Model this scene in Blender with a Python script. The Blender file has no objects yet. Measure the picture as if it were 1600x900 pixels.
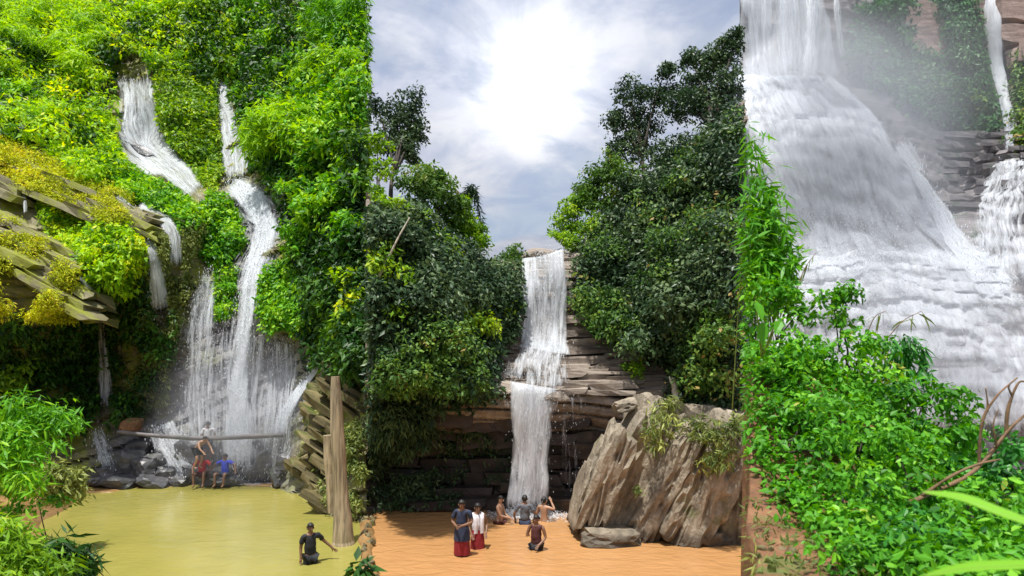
import bpy, bmesh, math, random
import numpy as np
from mathutils import Vector, Matrix, noise as mnoise

# ------------------------------------------------------------------ camera, sky, sun, exposure
SC = bpy.context.scene
COL = SC.collection
F, HZ, CX, H = 1000.0, 560.0, 800.0, 5.1      # focal length in photo pixels, horizon row, centre column, eye height over the water
R = math.radians

cam_d = bpy.data.cameras.new('camera')
cam = bpy.data.objects.new('camera', cam_d); COL.objects.link(cam)
cam.location = (0, 0, H); cam.rotation_euler = (R(90), 0, 0)
cam_d.sensor_width = 36; cam_d.lens = 36 * F / 1600; cam_d.shift_y = 110 / 1600
cam_d.clip_start = 0.1; cam_d.clip_end = 3000
SC.camera = cam
cam_d.dof.use_dof = True; cam_d.dof.focus_distance = 22; cam_d.dof.aperture_fstop = 1.7

SUN_EL, SUN_AZ = R(76), R(212)                  # high midday sun, a little behind and left of the camera
SUN_DIR = Vector((math.sin(SUN_AZ) * math.cos(SUN_EL), math.cos(SUN_AZ) * math.cos(SUN_EL), math.sin(SUN_EL)))
GLOW_DIR = Vector((0.025, 1.0, 0.43)).normalized()   # the burning-white thin patch of cloud over the gorge
SC.view_settings.view_transform = 'Standard'
SC.view_settings.look = 'None'
SC.view_settings.exposure = 0.5
SC.view_settings.gamma = 1
SC.cycles.use_denoising = True
SC.cycles.max_bounces = 6
SC.cycles.diffuse_bounces = 3
SC.cycles.transmission_bounces = 4
SC.cycles.transparent_max_bounces = 24
SC.cycles.volume_bounces = 0
SC.cycles.volume_step_rate = 3
SC.cycles.volume_max_steps = 48
SC.cycles.sample_clamp_indirect = 6

sun_d = bpy.data.lights.new('sun', 'SUN'); sun_d.energy = 4.4; sun_d.angle = R(2.0); sun_d.color = (1, .96, .90)
sun = bpy.data.objects.new('sun', sun_d); COL.objects.link(sun)
sun.rotation_euler = (-SUN_DIR).to_track_quat('-Z', 'Y').to_euler(); sun.location = (0, 0, 60)

world = bpy.data.worlds.new('World'); SC.world = world; world.use_nodes = True
def build_world():
    nt = world.node_tree; nt.nodes.clear(); N = nt.nodes.new; L = nt.links.new
    out = N('ShaderNodeOutputWorld')
    sky = N('ShaderNodeTexSky'); sky.sky_type = 'NISHITA'; sky.sun_disc = False
    sky.sun_elevation = SUN_EL; sky.sun_rotation = SUN_AZ; sky.dust_density = 1.5
    b1 = N('ShaderNodeBackground'); b1.inputs['Strength'].default_value = 0.10; L(sky.outputs[0], b1.inputs['Color'])
    tc = N('ShaderNodeTexCoord')
    sep = N('ShaderNodeSeparateXYZ'); L(tc.outputs['Generated'], sep.inputs[0])
    def M(op, a, b=None, clamp=False):
        n = N('ShaderNodeMath'); n.operation = op; n.use_clamp = clamp
        for i, v in enumerate((a, b)):
            if v is None: continue
            if isinstance(v, (int, float)): n.inputs[i].default_value = v
            else: L(v, n.inputs[i])
        return n.outputs[0]
    zz = M('ADD', M('MAXIMUM', sep.outputs[2], 0.0), 0.22)
    cmb = N('ShaderNodeCombineXYZ'); L(M('DIVIDE', sep.outputs[0], zz), cmb.inputs[0]); L(M('DIVIDE', sep.outputs[1], zz), cmb.inputs[1])
    def noise(scale, det, rough, dist, off):
        mp = N('ShaderNodeMapping'); mp.inputs['Location'].default_value = off; L(cmb.outputs[0], mp.inputs[0])
        n = N('ShaderNodeTexNoise'); n.inputs['Scale'].default_value = scale; n.inputs['Detail'].default_value = det
        n.inputs['Roughness'].default_value = rough; n.inputs['Distortion'].default_value = dist
        L(mp.outputs[0], n.inputs['Vector']); return n.outputs[0]
    def mr(v, a, b, c, d):
        n = N('ShaderNodeMapRange'); n.interpolation_type = 'SMOOTHSTEP'
        for i, x in zip((1, 2, 3, 4), (a, b, c, d)): n.inputs[i].default_value = x
        L(v, n.inputs[0]); return n.outputs[0]
    n1 = noise(2.2, 9, .58, .9, (3.1, .4, 0)); n2 = noise(5.5, 8, .6, .5, (7.3, 2.2, 0))
    mask = mr(n1, .38, .56, .50, .97)
    dark = mr(n2, .33, .66, 0, 1)
    mix = N('ShaderNodeMix'); mix.data_type = 'RGBA'; L(dark, mix.inputs[0])
    mix.inputs[6].default_value = (.56, .62, .82, 1); mix.inputs[7].default_value = (.84, .87, .97, 1)
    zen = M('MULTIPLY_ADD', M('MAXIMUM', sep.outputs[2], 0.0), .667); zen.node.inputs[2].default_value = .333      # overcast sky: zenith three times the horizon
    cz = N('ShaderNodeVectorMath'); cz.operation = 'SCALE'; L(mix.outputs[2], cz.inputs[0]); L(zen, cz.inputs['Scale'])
    dot = N('ShaderNodeVectorMath'); dot.operation = 'DOT_PRODUCT'; L(tc.outputs['Generated'], dot.inputs[0]); dot.inputs[1].default_value = GLOW_DIR
    d = M('MAXIMUM', dot.outputs['Value'], 0.0)
    g = M('ADD', M('MULTIPLY', M('POWER', d, 420.0), .8), M('ADD', M('MULTIPLY', M('POWER', d, 60.0), .20), M('MULTIPLY', M('POWER', d, 6.0), .02)))
    gl = N('ShaderNodeMix'); gl.data_type = 'RGBA'; gl.blend_type = 'ADD'; gl.inputs[0].default_value = 1
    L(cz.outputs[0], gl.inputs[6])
    gc = N('ShaderNodeCombineXYZ'); L(g, gc.inputs[0]); L(M('MULTIPLY', g, .97), gc.inputs[1]); L(M('MULTIPLY', g, .88), gc.inputs[2])
    L(gc.outputs[0], gl.inputs[7])
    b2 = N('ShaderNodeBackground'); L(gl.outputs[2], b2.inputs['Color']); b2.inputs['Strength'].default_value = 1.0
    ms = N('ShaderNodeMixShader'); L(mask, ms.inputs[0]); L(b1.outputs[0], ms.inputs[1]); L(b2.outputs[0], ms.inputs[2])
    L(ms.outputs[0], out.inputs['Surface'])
build_world()

# ------------------------------------------------------------------ small helpers
def P(px, py, Y):
    """point at depth Y seen at photo pixel (px, py)"""
    px, py, Y = np.broadcast_arrays(np.asarray(px, float), np.asarray(py, float), np.asarray(Y, float))
    return np.stack([(px - CX) / F * Y, Y, H + (HZ - py) / F * Y], -1)
def pix(V):
    V = np.asarray(V); return CX + F * V[..., 0] / V[..., 1], HZ - F * (V[..., 2] - H) / V[..., 1]
def ywater(py): return H * F / (py - HZ)

RS = np.random.default_rng(11)
def _h(ix, iy, iz, s):
    n = (ix * 374761393 + iy * 668265263 + iz * 2147483647 + s * 1274126177) & 0xFFFFFFFF
    n = ((n ^ (n >> 13)) * 1274126177) & 0xFFFFFFFF
    return ((n ^ (n >> 16)) & 0xFFFF) / 65535.0
def vnoise(p, s=0):
    p = np.asarray(p, float); i = np.floor(p).astype(np.int64); f = p - i; f = f * f * (3 - 2 * f)
    r = 0
    for dx in (0, 1):
        for dy in (0, 1):
            for dz in (0, 1):
                w = (f[..., 0] if dx else 1 - f[..., 0]) * (f[..., 1] if dy else 1 - f[..., 1]) * (f[..., 2] if dz else 1 - f[..., 2])
                r = r + w * _h(i[..., 0] + dx, i[..., 1] + dy, i[..., 2] + dz, s)
    return r * 2 - 1
def fbm(p, o=4, s=0):
    r = 0; a = 1
    for k in range(o): r = r + a * vnoise(np.asarray(p) * 2 ** k, s + k); a *= .5
    return r

def tag(o, label=None, cat=None, group=None, kind=None):
    if label: o['label'] = label
    if cat: o['category'] = cat
    if group: o['group'] = group
    if kind: o['kind'] = kind
    return o
def link(name, me, mat=None, parent=None):
    o = bpy.data.objects.new(name, me); COL.objects.link(o)
    if mat is not None and me is not None and not me.materials: me.materials.append(mat)
    if parent is not None: o.parent = parent
    return o
def empty(name, loc=(0, 0, 0), rz=0):
    o = bpy.data.objects.new(name, None); COL.objects.link(o); o.location = loc; o.rotation_euler = (0, 0, rz); o.empty_display_size = .1
    return o
def npmesh(name, V, faces, tint=None, uv=None, dens=None, smooth=False):
    """faces: list of int arrays (n,k)"""
    me = bpy.data.meshes.new(name)
    V = np.asarray(V, np.float32)
    faces = [np.asarray(f, np.int32) for f in faces if len(f)]
    me.vertices.add(len(V)); me.vertices.foreach_set('co', V.ravel())
    idx = np.concatenate([f.ravel() for f in faces]); cnt = np.concatenate([np.full(len(f), f.shape[1], np.int32) for f in faces])
    st = np.concatenate([[0], np.cumsum(cnt)[:-1]]).astype(np.int32)
    me.loops.add(len(idx)); me.loops.foreach_set('vertex_index', idx)
    me.polygons.add(len(cnt)); me.polygons.foreach_set('loop_start', st)
    try: me.polygons.foreach_set('loop_total', cnt)
    except Exception: pass
    me.polygons.foreach_set('use_smooth', np.full(len(cnt), smooth, bool))
    if tint is not None:
        a = me.attributes.new('tint', 'FLOAT', 'POINT'); a.data.foreach_set('value', np.asarray(tint, np.float32))
    if dens is not None:
        a = me.attributes.new('dens', 'FLOAT', 'POINT'); a.data.foreach_set('value', np.asarray(dens, np.float32))
    if uv is not None:
        u = me.uv_layers.new(name='UVMap'); u.data.foreach_set('uv', np.asarray(uv, np.float32)[idx].ravel())
    me.update(calc_edges=True); me.validate()
    return me
def gridfaces(nr, nc):
    a = np.arange(nr * nc).reshape(nr, nc)
    return np.stack([a[:-1, :-1], a[:-1, 1:], a[1:, 1:], a[1:, :-1]], -1).reshape(-1, 4)
def tube(pts, rad, n=8, jit=0, seed=0, cap=True):
    """tapered tube along points -> V, faces"""
    pts = np.asarray(pts, float); m = len(pts); rad = np.broadcast_to(np.asarray(rad, float), (m,))
    T = np.gradient(pts, axis=0); T /= np.linalg.norm(T, axis=1)[:, None] + 1e-9
    ref = np.array([0, 1, 0.]) if abs(T[0][1]) < .8 else np.array([1, 0, 0.])
    A = np.cross(T, ref); A /= np.linalg.norm(A, axis=1)[:, None] + 1e-9; B = np.cross(T, A)
    t = np.arange(n) / n * 2 * np.pi
    ring = A[:, None] * np.cos(t)[None, :, None] + B[:, None] * np.sin(t)[None, :, None]
    rr = rad[:, None, None] * np.ones((m, n, 1))
    V = pts[:, None] + ring * rr
    if jit: V = V + ring * rr * (jit * fbm(V * 2.2 / max(rad.max(), .02) * .12 + seed, 3, seed))[..., None]
    V = V.reshape(-1, 3)
    f = []
    for i in range(m - 1):
        for j in range(n):
            f.append((i * n + j, i * n + (j + 1) % n, (i + 1) * n + (j + 1) % n, (i + 1) * n + j))
    F4 = np.array(f); F3 = np.zeros((0, 3), int)
    if cap:
        V = np.vstack([V, pts[:1], pts[-1:]]); c0, c1 = m * n, m * n + 1
        F3 = np.array([(c0, (j + 1) % n, j) for j in range(n)] + [(c1, (m - 1) * n + j, (m - 1) * n + (j + 1) % n) for j in range(n)])
    return V, F4, F3
def join(parts):
    Vs, Q, T, o = [], [], [], 0
    for V, q, t in parts:
        Vs.append(V); Q.append(q + o); T.append(t + o); o += len(V)
    return np.vstack(Vs), np.vstack(Q), np.vstack(T)
def tube_obj(name, tubes, mat, parent=None, smooth=True):
    V, q, t = join(tubes); return link(name, npmesh(name, V, [q, t], smooth=smooth), mat, parent)
def spline(pts, n):
    """Catmull-Rom resample of rows"""
    pts = np.asarray(pts, float); k = len(pts)
    if k == 2: return pts[0] + (pts[1] - pts[0]) * np.linspace(0, 1, n)[:, None]
    Q = np.vstack([2 * pts[0] - pts[1], pts, 2 * pts[-1] - pts[-2]])
    u = np.linspace(0, k - 1 - 1e-6, n); i = u.astype(int); t = (u - i)[:, None]
    a, b, c, d = Q[i], Q[i + 1], Q[i + 2], Q[i + 3]
    return .5 * (2 * b + (c - a) * t + (2 * a - 5 * b + 4 * c - d) * t ** 2 + (3 * b - a - 3 * c + d) * t ** 3)

# ------------------------------------------------------------------ materials
def new_mat(name):
    m = bpy.data.materials.new(name); m.use_nodes = True; nt = m.node_tree; nt.nodes.clear()
    out = nt.nodes.new('ShaderNodeOutputMaterial'); return m, nt, nt.nodes.new, nt.links.new, out
def ramp(nt, stops):
    r = nt.nodes.new('ShaderNodeValToRGB'); e = r.color_ramp.elements
    while len(e) < len(stops): e.new(.5)
    for x, (p, c) in zip(e, stops): x.position = p; x.color = (*c, 1)
    return r
def leaf_mat(name, dark, mid, light, gloss=.45, trans=.35, ycol=None):
    m, nt, N, L, out = new_mat(name)
    at = N('ShaderNodeAttribute'); at.attribute_name = 'tint'
    st = [(0, dark), (.5, mid), (.9, light)] + ([(1.0, ycol)] if ycol else [])
    rp = ramp(nt, st); L(at.outputs['Fac'], rp.inputs[0])
    p = N('ShaderNodeBsdfPrincipled'); L(rp.outputs[0], p.inputs['Base Color']); p.inputs['Roughness'].default_value = gloss
    p.inputs['Specular IOR Level'].default_value = .25
    t = N('ShaderNodeBsdfTranslucent')
    hs = N('ShaderNodeHueSaturation'); hs.inputs['Saturation'].default_value = 1.1; hs.inputs['Value'].default_value = 1.3; hs.inputs['Hue'].default_value = .485
    L(rp.outputs[0], hs.inputs['Color']); L(hs.outputs[0], t.inputs[0])
    ms = N('ShaderNodeMixShader'); ms.inputs[0].default_value = trans
    L(p.outputs[0], ms.inputs[1]); L(t.outputs[0], ms.inputs[2]); L(ms.outputs[0], out.inputs[0])
    return m
def rock_mat(name, c1, c2, c3, tilt=(0, 0, 0), scale=1.0, rough=.8, moss=None, moss_amt=0.0, bump=.5, strata=3.0, wet=0.0, zone=None, tide=None):
    m, nt, N, L, out = new_mat(name)
    tc = N('ShaderNodeNewGeometry')
    m0 = N('ShaderNodeMapping'); m0.inputs['Rotation'].default_value = tilt; L(tc.outputs['Position'], m0.inputs[0])
    mp = N('ShaderNodeMapping'); mp.inputs['Scale'].default_value = (scale * .35, scale * .35, scale * strata); L(m0.outputs[0], mp.inputs[0])
    n1 = N('ShaderNodeTexNoise'); n1.inputs['Scale'].default_value = 1.6; n1.inputs['Detail'].default_value = 8; n1.inputs['Roughness'].default_value = .65
    L(mp.outputs[0], n1.inputs['Vector'])
    n2 = N('ShaderNodeTexNoise'); n2.inputs['Scale'].default_value = 3.3 * scale; n2.inputs['Detail'].default_value = 9; n2.inputs['Roughness'].default_value = .7
    L(tc.outputs['Position'], n2.inputs['Vector'])
    mx = N('ShaderNodeMath'); mx.operation = 'MULTIPLY_ADD'; L(n1.outputs[0], mx.inputs[0]); mx.inputs[1].default_value = .65
    m2 = N('ShaderNodeMath'); m2.operation = 'MULTIPLY'; L(n2.outputs[0], m2.inputs[0]); m2.inputs[1].default_value = .35; L(m2.outputs[0], mx.inputs[2])
    rp = ramp(nt, [(.32, c1), (.5, c2), (.68, c3)]); L(mx.outputs[0], rp.inputs[0])
    col = rp.outputs[0]
    if moss:
        n3 = N('ShaderNodeTexNoise'); n3.inputs['Scale'].default_value = .9; n3.inputs['Detail'].default_value = 8; n3.inputs['Roughness'].default_value = .7
        L(tc.outputs['Position'], n3.inputs['Vector'])
        mr = N('ShaderNodeMapRange'); mr.inputs[1].default_value = .62 - .3 * moss_amt; mr.inputs[2].default_value = .72 - .3 * moss_amt; L(n3.outputs[0], mr.inputs[0])
        mm = N('ShaderNodeMix'); mm.data_type = 'RGBA'; L(mr.outputs[0], mm.inputs[0]); L(col, mm.inputs[6]); mm.inputs[7].default_value = (*moss, 1)
        col = mm.outputs[2]
    if zone:
        za = N('ShaderNodeAttribute'); za.attribute_name = 'dens'; zr = ramp(nt, [(.35, zone[0]), (.65, zone[1])]); L(mx.outputs[0], zr.inputs[0])
        zm = N('ShaderNodeMix'); zm.data_type = 'RGBA'; L(za.outputs['Fac'], zm.inputs[0]); L(col, zm.inputs[6]); L(zr.outputs[0], zm.inputs[7]); col = zm.outputs[2]
    if tide:
        sx = N('ShaderNodeSeparateXYZ'); L(tc.outputs['Position'], sx.inputs[0]); ad = N('ShaderNodeMath'); ad.operation = 'MULTIPLY_ADD'; L(n2.outputs[0], ad.inputs[0]); ad.inputs[1].default_value = -.5; L(sx.outputs[2], ad.inputs[2])
        tm = N('ShaderNodeMapRange'); tm.inputs[1].default_value = tide - .32; tm.inputs[2].default_value = tide - .12; tm.inputs[3].default_value = .4; tm.inputs[4].default_value = 1; L(ad.outputs[0], tm.inputs[0])
        ts = N('ShaderNodeVectorMath'); ts.operation = 'SCALE'; L(col, ts.inputs[0]); L(tm.outputs[0], ts.inputs['Scale']); col = ts.outputs[0]
    p = N('ShaderNodeBsdfPrincipled'); L(col, p.inputs['Base Color'])
    rr = N('ShaderNodeMapRange'); rr.inputs[3].default_value = max(.15, rough - .3 - wet); rr.inputs[4].default_value = max(.3, rough - wet * .6); L(n2.outputs[0], rr.inputs[0]); L(rr.outputs[0], p.inputs['Roughness'])
    b = N('ShaderNodeBump'); b.inputs['Strength'].default_value = bump; b.inputs['Distance'].default_value = .12; L(mx.outputs[0], b.inputs['Height']); L(b.outputs[0], p.inputs['Normal'])
    L(p.outputs[0], out.inputs[0]); return m
def plain_mat(name, c, rough=.7, var=.25, scale=6, bump=.2, stretch=1.0):
    m, nt, N, L, out = new_mat(name)
    tc = N('ShaderNodeTexCoord'); n = N('ShaderNodeTexNoise'); n.inputs['Scale'].default_value = scale; n.inputs['Detail'].default_value = 6
    mp = N('ShaderNodeMapping'); mp.inputs['Scale'].default_value = (1, 1, stretch); L(tc.outputs['Object'], mp.inputs[0]); L(mp.outputs[0], n.inputs['Vector'])
    rp = ramp(nt, [(.3, tuple(x * (1 - var) for x in c)), (.7, tuple(min(1, x * (1 + var)) for x in c))]); L(n.outputs[0], rp.inputs[0])
    p = N('ShaderNodeBsdfPrincipled'); L(rp.outputs[0], p.inputs['Base Color']); p.inputs['Roughness'].default_value = rough
    if bump:
        b = N('ShaderNodeBump'); b.inputs['Strength'].default_value = bump; b.inputs['Distance'].default_value = .03; L(n.outputs[0], b.inputs['Height']); L(b.outputs[0], p.inputs['Normal'])
    L(p.outputs[0], out.inputs[0]); return m
def pool_mat(name, c1, c2, rough=.12, bump=.25, sc=1.3):
    m, nt, N, L, out = new_mat(name)
    g = N('ShaderNodeNewGeometry')
    n0 = N('ShaderNodeTexNoise'); n0.inputs['Scale'].default_value = .16; n0.inputs['Detail'].default_value = 7; n0.inputs['Roughness'].default_value = .6; L(g.outputs['Position'], n0.inputs['Vector'])
    rp = ramp(nt, [(.3, c1), (.7, c2)]); L(n0.outputs[0], rp.inputs[0])
    mp = N('ShaderNodeMapping'); mp.inputs['Scale'].default_value = (sc, sc * 1.9, 1); L(g.outputs['Position'], mp.inputs[0])
    n = N('ShaderNodeTexNoise'); n.inputs['Scale'].default_value = 1.5; n.inputs['Detail'].default_value = 5; n.inputs['Distortion'].default_value = .8; L(mp.outputs[0], n.inputs['Vector'])
    b = N('ShaderNodeBump'); b.inputs['Strength'].default_value = bump; b.inputs['Distance'].default_value = .22; L(n.outputs[0], b.inputs['Height'])
    p = N('ShaderNodeBsdfPrincipled'); L(rp.outputs[0], p.inputs['Base Color']); p.inputs['Roughness'].default_value = rough; p.inputs['IOR'].default_value = 1.33
    L(b.outputs[0], p.inputs['Normal']); L(p.outputs[0], out.inputs[0]); return m
def fall_mat(name, su=5.0, sv=.45, bias=0.0, gain=3.2, col=(.88, .92, .96), fine=2.3):
    m, nt, N, L, out = new_mat(name)
    uv = N('ShaderNodeUVMap'); uv.uv_map = 'UVMap'
    def nz(a, b, det, dist, off):
        mp = N('ShaderNodeMapping'); mp.inputs['Scale'].default_value = (a, b, 1); mp.inputs['Location'].default_value = (off, off * .7, 0); L(uv.outputs[0], mp.inputs[0])
        n = N('ShaderNodeTexNoise'); n.noise_dimensions = '2D'; n.inputs['Scale'].default_value = 1; n.inputs['Detail'].default_value = det; n.inputs['Roughness'].default_value = .6; n.inputs['Distortion'].default_value = dist
        L(mp.outputs[0], n.inputs['Vector']); return n.outputs[0]
    a = nz(su, sv, 5, .35, 0); b = nz(su * fine, sv * 3.2, 6, .6, 9.1)
    at = N('ShaderNodeAttribute'); at.attribute_name = 'dens'
    def M(op, x, y):
        n = N('ShaderNodeMath'); n.operation = op
        for i, v in enumerate((x, y)):
            if isinstance(v, (int, float)): n.inputs[i].default_value = v
            else: L(v, n.inputs[i])
        return n.outputs[0]
    s = M('ADD', M('ADD', M('MULTIPLY', a, .45), M('MULTIPLY', b, .3)), M('MULTIPLY', nz(su * .22, sv * .35, 3, .5, 4.3), .25))
    s = M('ADD', M('MULTIPLY', M('SUBTRACT', s, .5), gain), M('ADD', M('MULTIPLY', M('SUBTRACT', at.outputs['Fac'], 1.0), 1.5), .5 + bias))
    mr = N('ShaderNodeMapRange'); mr.inputs[1].default_value = 0; mr.inputs[2].default_value = 1; mr.inputs[4].default_value = .97; L(s, mr.inputs[0])
    d = N('ShaderNodeBsdfPrincipled'); d.inputs['Base Color'].default_value = (*col, 1); d.inputs['Roughness'].default_value = .35; d.inputs['IOR'].default_value = 1.33
    bm = N('ShaderNodeBump'); bm.inputs['Strength'].default_value = .6; bm.inputs['Distance'].default_value = .15; L(b, bm.inputs['Height']); L(bm.outputs[0], d.inputs['Normal'])
    t = N('ShaderNodeBsdfTranslucent'); t.inputs[0].default_value = (*col, 1)
    m1 = N('ShaderNodeMixShader'); m1.inputs[0].default_value = .4; L(d.outputs[0], m1.inputs[1]); L(t.outputs[0], m1.inputs[2])
    tr = N('ShaderNodeBsdfTransparent'); m2 = N('ShaderNodeMixShader'); L(mr.outputs[0], m2.inputs[0]); L(tr.outputs[0], m2.inputs[1]); L(m1.outputs[0], m2.inputs[2])
    L(m2.outputs[0], out.inputs[0]); return m
def drop_mat():
    m, nt, N, L, out = new_mat('water_drops')
    d = N('ShaderNodeBsdfDiffuse'); d.inputs[0].default_value = (.9, .93, .97, 1); t = N('ShaderNodeBsdfTranslucent'); t.inputs[0].default_value = (.9, .93, .97, 1)
    ms = N('ShaderNodeMixShader'); ms.inputs[0].default_value = .45; L(d.outputs[0], ms.inputs[1]); L(t.outputs[0], ms.inputs[2]); L(ms.outputs[0], out.inputs[0]); return m
def mist_mat(name, dens, col=(.93, .96, 1)):
    m, nt, N, L, out = new_mat(name)
    tc = N('ShaderNodeTexCoord'); ln = N('ShaderNodeVectorMath'); ln.operation = 'LENGTH'; L(tc.outputs['Object'], ln.inputs[0])
    mr = N('ShaderNodeMapRange'); mr.interpolation_type = 'SMOOTHSTEP'; mr.inputs[1].default_value = .15; mr.inputs[2].default_value = 1.0; mr.inputs[3].default_value = dens; mr.inputs[4].default_value = 0
    L(ln.outputs['Value'], mr.inputs[0])
    v = N('ShaderNodeVolumePrincipled'); v.inputs['Color'].default_value = (*col, 1); v.inputs['Anisotropy'].default_value = .2
    L(mr.outputs[0], v.inputs['Density']); L(v.outputs[0], out.inputs['Volume']); return m

MT = dict(
    lime=leaf_mat('leaf_lime', (.06, .20, .004), (.31, .58, .010), (.62, .78, .020), .5, .45, (.78, .80, .04)),
    moss=leaf_mat('leaf_moss', (.16, .22, .008), (.46, .52, .012), (.74, .76, .02), .7, .3, (.70, .58, .06)),
    emerald=leaf_mat('leaf_emerald', (.02, .12, .006), (.13, .40, .012), (.40, .66, .03), .45, .35),
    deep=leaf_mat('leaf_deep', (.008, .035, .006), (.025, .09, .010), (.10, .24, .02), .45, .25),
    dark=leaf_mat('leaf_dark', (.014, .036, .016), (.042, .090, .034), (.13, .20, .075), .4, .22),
    mid=leaf_mat('leaf_mid', (.026, .075, .016), (.085, .19, .03), (.23, .37, .06), .5, .3, (.34, .25, .07)),
    bright=leaf_mat('leaf_bright', (.05, .14, .01), (.20, .40, .02), (.46, .62, .04), .45, .4),
    bank=leaf_mat('leaf_bank', (.018, .11, .010), (.10, .36, .016), (.27, .60, .04), .45, .35, (.40, .42, .08)),
    bankdark=leaf_mat('leaf_bankdark', (.016, .09, .018), (.05, .25, .03), (.14, .42, .07), .38, .3),
    teal=leaf_mat('leaf_teal', (.014, .06, .028), (.04, .15, .05), (.11, .27, .08), .5, .3),
    olive=leaf_mat('leaf_olive', (.06, .10, .02), (.17, .22, .05), (.38, .42, .10), .5, .3),
    bark=plain_mat('bark', (.045, .035, .025), .85, .4, 5, .6),
    palebark=plain_mat('pale_bark', (.42, .37, .28), .8, .3, 4, .5),
    driftwood=plain_mat('driftwood', (.33, .26, .16), .85, .55, 14, 1.0, .08),
    deadwood=plain_mat('dead_wood', (.17, .10, .05), .85, .4, 8, .6),
    culm=plain_mat('bamboo_culm', (.22, .30, .06), .5, .3, 3, .1),
    rockL=rock_mat('rock_mossy', (.05, .045, .025), (.18, .16, .08), (.36, .32, .18), (0, R(-24), 0), 1.0, .85, (.22, .24, .02), .5, .6, 3.0, 0, ((.06, .06, .065), (.27, .26, .27))),
    rockLw=rock_mat('rock_wet_grey', (.03, .032, .035), (.085, .085, .09), (.20, .19, .19), (0, R(10), 0), 1.2, .6, (.05, .09, .015), .1, .6, 1.5, .2),
    rockS=rock_mat('rock_slab_brown', (.04, .033, .014), (.13, .105, .045), (.30, .25, .11), (0, R(-34), 0), 1.0, .85, (.10, .14, .02), .3, .6),
    rockM=rock_mat('rock_strata', (.07, .056, .045), (.23, .185, .145), (.43, .37, .30), (0, R(-4), 0), 1.0, .8, None, 0, .6, 4.0),
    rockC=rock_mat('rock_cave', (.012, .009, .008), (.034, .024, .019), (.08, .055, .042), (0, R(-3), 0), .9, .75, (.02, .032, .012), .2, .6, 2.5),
    rockB=rock_mat('rock_tan', (.08, .067, .048), (.27, .225, .16), (.46, .405, .31), (0, R(62), 0), 3.0, .85, (.15, .15, .07), .12, 1.0, .55, tide=.32),
    rockR=rock_mat('rock_grey', (.07, .065, .065), (.17, .155, .155), (.30, .27, .26), (0, R(-3), 0), 1.0, .75, (.05, .08, .04), .2, .6, 3.5),
    rockP=rock_mat('rock_pink', (.20, .13, .105), (.35, .245, .205), (.48, .36, .31), (0, 0, 0), 1.4, .8, None, 0, .8, 2.0),
    mud=rock_mat('mud', (.14, .08, .03), (.28, .16, .06), (.42, .26, .11), (0, 0, 0), 2.0, .7, None, 0, .4, 1.0, .2),
    earth=rock_mat('red_earth', (.08, .035, .015), (.19, .085, .035), (.32, .17, .08), (0, 0, 0), 3.5, .9, (.10, .14, .03), .18, .6, 1.0),
    jsoil=rock_mat('forest_soil', (.012, .02, .006), (.03, .045, .012), (.06, .075, .02), (0, 0, 0), 1.0, .9, None, 0, .5, 1.0),
    poolL=pool_mat('pool_green', (.20, .195, .042), (.33, .29, .072), .10, .10, 1.0),
    poolM=pool_mat('pool_orange', (.37, .19, .070), (.49, .26, .105), .10, .26, 1.1),
    fall=fall_mat('waterfall_white', 5.0, .4, .22, 4.5),
    fallthin=fall_mat('waterfall_thin', 6.0, .4, .10, 4.5),
    falldense=fall_mat('waterfall_dense', 1.9, .28, .12, 3.2, (.88, .92, .97), 3.0),
    fallveil=fall_mat('waterfall_veil', 1.6, .12, .05, 3.0, (.84, .89, .95), 2.5),
    drop=drop_mat(),
    skin=plain_mat('skin', (.20, .105, .06), .5, .08, 10, 0), skin2=plain_mat('skin_light', (.40, .23, .14), .5, .08, 10, 0),
    hair=plain_mat('hair', (.012, .010, .009), .6, .2, 20, 0), eyew=plain_mat('eye_white', (.7, .7, .68), .3, 0, 5, 0),
    lip=plain_mat('lip', (.22, .08, .06), .5, .1, 5, 0),
    navy=plain_mat('cloth_navy', (.018, .028, .060), .8, .3, 8, .2), red=plain_mat('cloth_red', (.22, .01, .015), .8, .3, 8, .2),
    redb=plain_mat('cloth_bright_red', (.55, .02, .03), .8, .3, 8, .2), blue=plain_mat('cloth_blue', (.02, .05, .55), .8, .3, 8, .2),
    white=plain_mat('cloth_white', (.72, .70, .72), .8, .12, 8, .2), black=plain_mat('cloth_black', (.012, .014, .018), .8, .3, 8, .2),
    grey=plain_mat('cloth_grey', (.10, .11, .13), .8, .3, 8, .2), maroon=plain_mat('cloth_maroon', (.07, .018, .018), .8, .3, 8, .2),
    orange=plain_mat('cloth_orange', (.62, .25, .06), .8, .3, 8, .2),
    mist=mist_mat('mist', .26), mistr=mist_mat('mist_blue', .36, (.86, .92, 1)), mistl=mist_mat('mist_light', .10),
)

# ------------------------------------------------------------------ the three cliffs: depth from control points (pixel column, row, metres)
class Depth:
    def __init__(s, pts):
        pts = np.array(pts, float); s.xy = pts[:, :2] / 100; n = len(pts)
        K = s.k(s.xy[:, None] - s.xy[None]) + np.eye(n) * 1e-3; A = np.zeros((n + 3, n + 3)); A[:n, :n] = K; A[:n, n] = 1; A[:n, n + 1:] = s.xy; A[n, :n] = 1; A[n + 1:, :n] = s.xy.T
        s.w = np.linalg.solve(A, np.concatenate([pts[:, 2], [0, 0, 0]])); s.n = n
    @staticmethod
    def k(d): return -np.sqrt((d ** 2).sum(-1) + .05)
    def __call__(s, px, py):
        px, py = np.broadcast_arrays(np.asarray(px, float), np.asarray(py, float)); q = np.stack([px, py], -1) / 100
        return s.k(q[..., None, :] - s.xy) @ s.w[:s.n] + s.w[s.n] + q @ s.w[s.n + 1:]
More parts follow.
